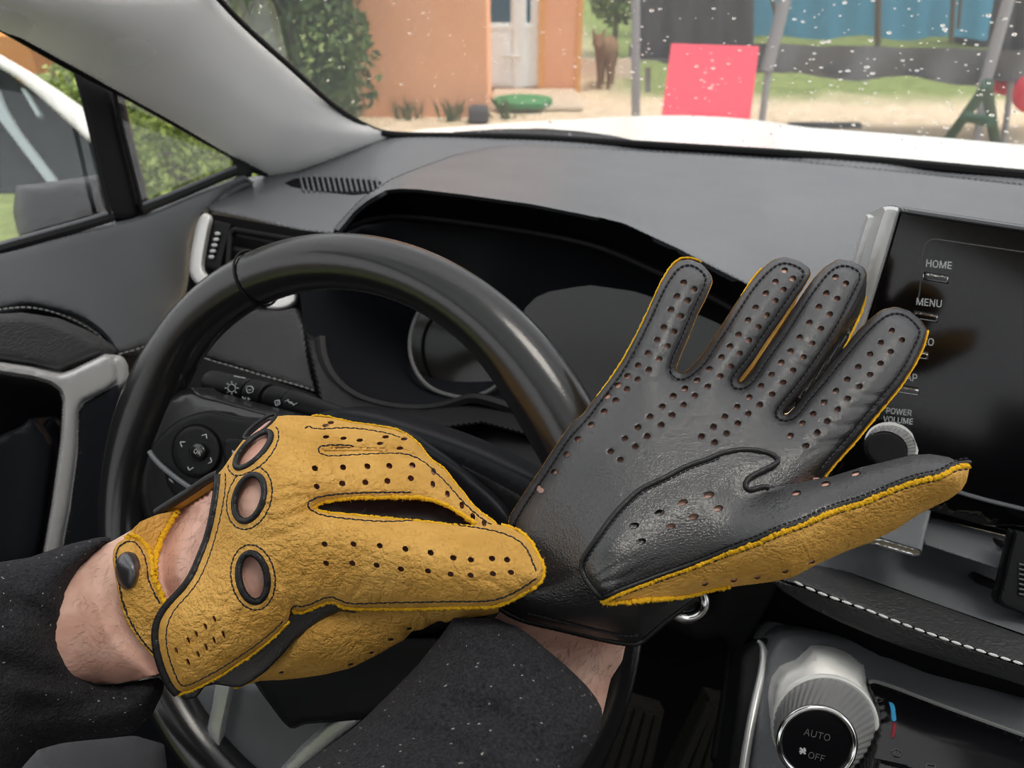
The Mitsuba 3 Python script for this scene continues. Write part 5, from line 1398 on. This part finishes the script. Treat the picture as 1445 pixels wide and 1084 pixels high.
# ---- the driver: arms and hands are one body, sleeves are clothing
PR = 'person'
tag(PR, 'driver in a dark grey sweater wearing both gloves, only the forearms in view', 'person')
# right hand under the glove, wrist and forearm
inner_r = palm_pg.buffer(-2.5).union(thumb_pg.buffer(-2.5)).buffer(0)
fore_r = sg.Polygon([(722, 840), (700, 870), (640, 960), (560, 1120), (800, 1120), (850, 1010), (862, 958), (878, 933), (884, 905), (920, 850), (800, 800)])
arm_r = inner_r.union(fore_r).buffer(2).buffer(-2)
th_w = lambda xy: np.clip(shapely.distance(thumb_pg.buffer(-3).boundary, shapely.points(xy)) / 10, 0, 1) * shapely.contains_xy(thumb_pg.buffer(-3), xy[:, 0], xy[:, 1])
D_armr = bent(rbf([(722, 860, .360), (884, 905, .352), (640, 960, .368), (850, 1010, .362), (560, 1120, .36), (800, 1120, .36), (800, 900, .362), (1000, 1100, .36), (500, 1000, .37)]))


def glove_r_depth(xy):
    a = D_palm(xy) - infl_p(xy) + .0032
    in_th = shapely.contains_xy(thumb_pg.buffer(-.5), xy[:, 0], xy[:, 1])
    b = np.where(in_th, D_front(xy) + .0024, 9)
    hand = np.where(shapely.contains_xy(palm_pg, xy[:, 0], xy[:, 1]), np.minimum(a, b), np.where(in_th, b, .335 + tilt(xy)))
    return hand


il = inflate(fore_r, 70, .022, 6)
w_hand = lambda xy: np.clip((892 - xy[:, 1] + (xy[:, 0] - 800) * .16) / 50, 0, 1)


def body_r(xy):
    arm = D_armr(xy) - il(xy)
    w_ = w_hand(xy)
    return arm * (1 - w_) + np.maximum(glove_r_depth(xy), 0) * w_


ptsr, trir = triangulate(arm_r, 4.5)


def solid(pts, tri, front, thick):
    """A closed body: its near side lies at front, its far side up to thick metres behind, both meeting on the outline."""
    e = border(tri)
    on = np.zeros(len(pts), bool)
    on[e.ravel()] = True
    n = len(pts)
    m = np.arange(n) + n
    m[on] = np.arange(n)[on]
    a, b = at(pts[:, 0], pts[:, 1], front), at(pts[:, 0], pts[:, 1], front + np.where(on, 0, thick))
    return trimesh.Trimesh(np.vstack([a, b]), np.vstack([tri, m[tri[:, ::-1]]]), process=False)


tk = inflate(inner_r, 30, .009, 4)(ptsr) + inflate(fore_r, 70, .035, 6)(ptsr)
fr_ = body_r(ptsr)
fr_ = np.where(shapely.contains_xy(palm_pg.buffer(3), ptsr[:, 0], ptsr[:, 1]) & ~shapely.contains_xy(thumb_pg, ptsr[:, 0], ptsr[:, 1]), np.maximum(fr_, D_palm(ptsr) - infl_p(ptsr) + .0034), fr_)
mr = solid(ptsr, trir, fr_, np.clip(tk, .001, None))
# left hand and forearm
inner_l = back_pg.buffer(-3)
fore_l = sg.Polygon([(-90, 800), (60, 800), (130, 775), (158, 764), (200, 740), (262, 706), (310, 672), (330, 700), (330, 930), (250, 965), (229, 952), (206, 957), (166, 965), (130, 966), (60, 1000), (-90, 1060)])
arm_l = inner_l.union(fore_l).buffer(2).buffer(-2)
D_arml = rbf([(-90, 800, .30), (-90, 1060, .29), (100, 780, .345), (100, 960, .335), (160, 764, .350), (262, 706, .356), (310, 672, .345), (229, 952, .330), (330, 800, .334), (330, 930, .325)])
il2 = inflate(fore_l, 85, .024, 6)
w_l = lambda xy: np.clip((xy[:, 0] - 285 - np.clip((700 - xy[:, 1]) * .2, -40, 30) + np.clip((xy[:, 1] - 830) * .45, 0, 60)) / 30, 0, 1)


def body_l(xy):
    w_ = w_l(xy)
    return (D_arml(xy) - il2(xy)) * (1 - w_) + (D_back(xy) - infl_b(xy) * .8 + .0042) * w_


ptsl, tril = triangulate(arm_l, 4.5)
fl_ = body_l(ptsl)
strap_pg = sg.Polygon(ST1).union(sg.Polygon(ST2))
near = np.clip(1.4 - shapely.distance(strap_pg, shapely.points(ptsl)) / 22, 0, 1)
fl_ = fl_ + np.maximum(D_st(ptsl) + .0036 - fl_, 0) * near
fl_ = np.where(shapely.contains_xy(slit1.buffer(8), ptsl[:, 0], ptsl[:, 1]), D_back(ptsl) + .018, fl_)
flp = shapely.contains_xy(sg.Polygon(FLAP).buffer(3), ptsl[:, 0], ptsl[:, 1])
fl_ = np.where(flp, np.maximum(fl_, D_fl(ptsl) + .004), fl_)
ml = solid(ptsl, tril, fl_, np.clip(inflate(inner_l, 30, .010, 4)(ptsl) + inflate(fore_l, 85, .034, 6)(ptsl), .001, None))
add(PR + '__body', cat([mr, ml]), 'skin', 50)

# sleeves
SLL = [(-140, 800), (0, 793), (40, 787), (70, 777), (100, 767), (140, 758), (156, 758), (158, 764), (146, 774), (133, 783), (113, 806), (96, 840), (87, 883), (88, 916), (98, 940), (116, 957), (135, 967), (166, 967), (206, 959), (226, 956), (232, 966), (229, 980), (213, 1012), (186, 1036), (150, 1042), (116, 1045), (80, 1050), (53, 1057), (30, 1084), (0, 1130), (-140, 1200)]
sll = poly(SLL)
D_sl = rbf([(-140, 800, .285), (0, 793, .32), (156, 760, .350), (87, 883, .322), (232, 966, .340), (186, 1036, .345), (30, 1084, .320), (-140, 1150, .27)])
wl = folds([[(20, 850), (60, 870), (75, 900)], [(-20, 930), (40, 950), (90, 960)], [(40, 1000), (110, 1000), (180, 985)]], .004, 16)
rel_s = lambda xy: .003 * (meshkit.fbm(np.c_[xy / 40.0, np.zeros(len(xy))], 3, 12) - .5)
add(PR + '__sleeve', pillow(sll, D_sl, inflate(sll, 75, .024, 5), inflate(sll, 90, .05, 5), 7, lambda xy: wl(xy) + rel_s(xy)), 'sweater', 60)
SLR = [(640, 872), (700, 872), (713, 879), (729, 884), (750, 898), (768, 914), (790, 932), (811, 951), (828, 968), (842, 986), (849, 1000), (850, 1008), (848, 1030), (838, 1054), (819, 1084), (790, 1140), (380, 1140), (423, 1082), (466, 1051), (495, 1030), (516, 1012), (543, 985), (586, 942), (612, 910), (629, 888)]
slr = poly(SLR)
D_sr = rbf([(640, 872, .318), (713, 879, .308), (850, 1008, .280), (819, 1084, .262), (586, 942, .310), (516, 1012, .295), (423, 1082, .270), (600, 1140, .245)])
wr2 = folds([[(640, 1000), (700, 1010), (760, 1060)], [(650, 920), (720, 935), (790, 1000)], [(560, 1030), (640, 1050), (690, 1100)]], .003, 18)
add(PR + '__sleeve', pillow(slr, D_sr, inflate(slr, 80, .028, 5), inflate(slr, 90, .045, 5), 7, lambda xy: wr2(xy) + rel_s(xy)), 'sweater', 60)
hem2 = curve([(424, 1088), (450, 1064), (470, 1053), (500, 1053), (530, 1062), (560, 1080), (580, 1110)], step=4)
# lap
LAP = poly([(-60, 1110), (30, 1084), (53, 1058), (90, 1048), (130, 1044), (190, 1038), (232, 1050), (236, 1090), (236, 1160), (-60, 1160)])
add(PR + '__trousers', pillow(LAP, rbf([(-60, 1110, .40), (120, 1046, .43), (236, 1060, .42), (100, 1160, .36)]), inflate(LAP, 60, .02, 5), inflate(LAP, 60, .05, 5), 8, lambda xy: rel_s(xy)), 'trousers', 60)

# fine arm hair
hs = []
g = np.random.default_rng(5)


def hairs(n, box_, direction, depth, clip, ln=(10, 20), curl=.5):
    m = 0
    while m < n:
        x, y = g.uniform(box_[0], box_[2]), g.uniform(box_[1], box_[3])
        if not clip.contains(sg.Point(x, y)):
            continue
        m += 1
        L = g.uniform(*ln)
        a = direction + g.normal(0, curl)
        b = a + g.normal(0, .5)
        q = np.array([[x, y], [x + L * .5 * math.cos(a), y + L * .5 * math.sin(a)], [x + L * .5 * (math.cos(a) + math.cos(b)), y + L * .5 * (math.sin(a) + math.sin(b))]])
        d0 = depth(q[:1])[0]
        P = at(q[:, 0], q[:, 1], np.minimum(depth(q), d0 + .002) - np.array([0, .0008, .0012]))
        hs.append(tube(P, [.00005, .00004, .00001], 3, cap=False))


dl_ = lambda xy: D_arml(xy) - il2(xy)
hairs(90, (90, 770, 230, 955), math.pi * .85, dl_, sg.Polygon([(150, 775), (160, 800), (170, 860), (200, 915), (215, 940), (140, 955), (100, 920), (100, 860)]))
hairs(70, (215, 690, 300, 850), -math.pi * .25, lambda xy: body_l(xy), sg.Polygon([(230, 740), (262, 715), (300, 690), (296, 730), (280, 790), (240, 830), (225, 790)]), (12, 26))
hairs(90, (740, 880, 880, 970), math.pi * .62, lambda xy: D_armr(xy) - il(xy), sg.Polygon([(750, 890), (880, 912), (874, 935), (845, 970), (800, 935)]))
add(PR + '__arm_hair', cat(hs), 'hair', False, kind='stuff')
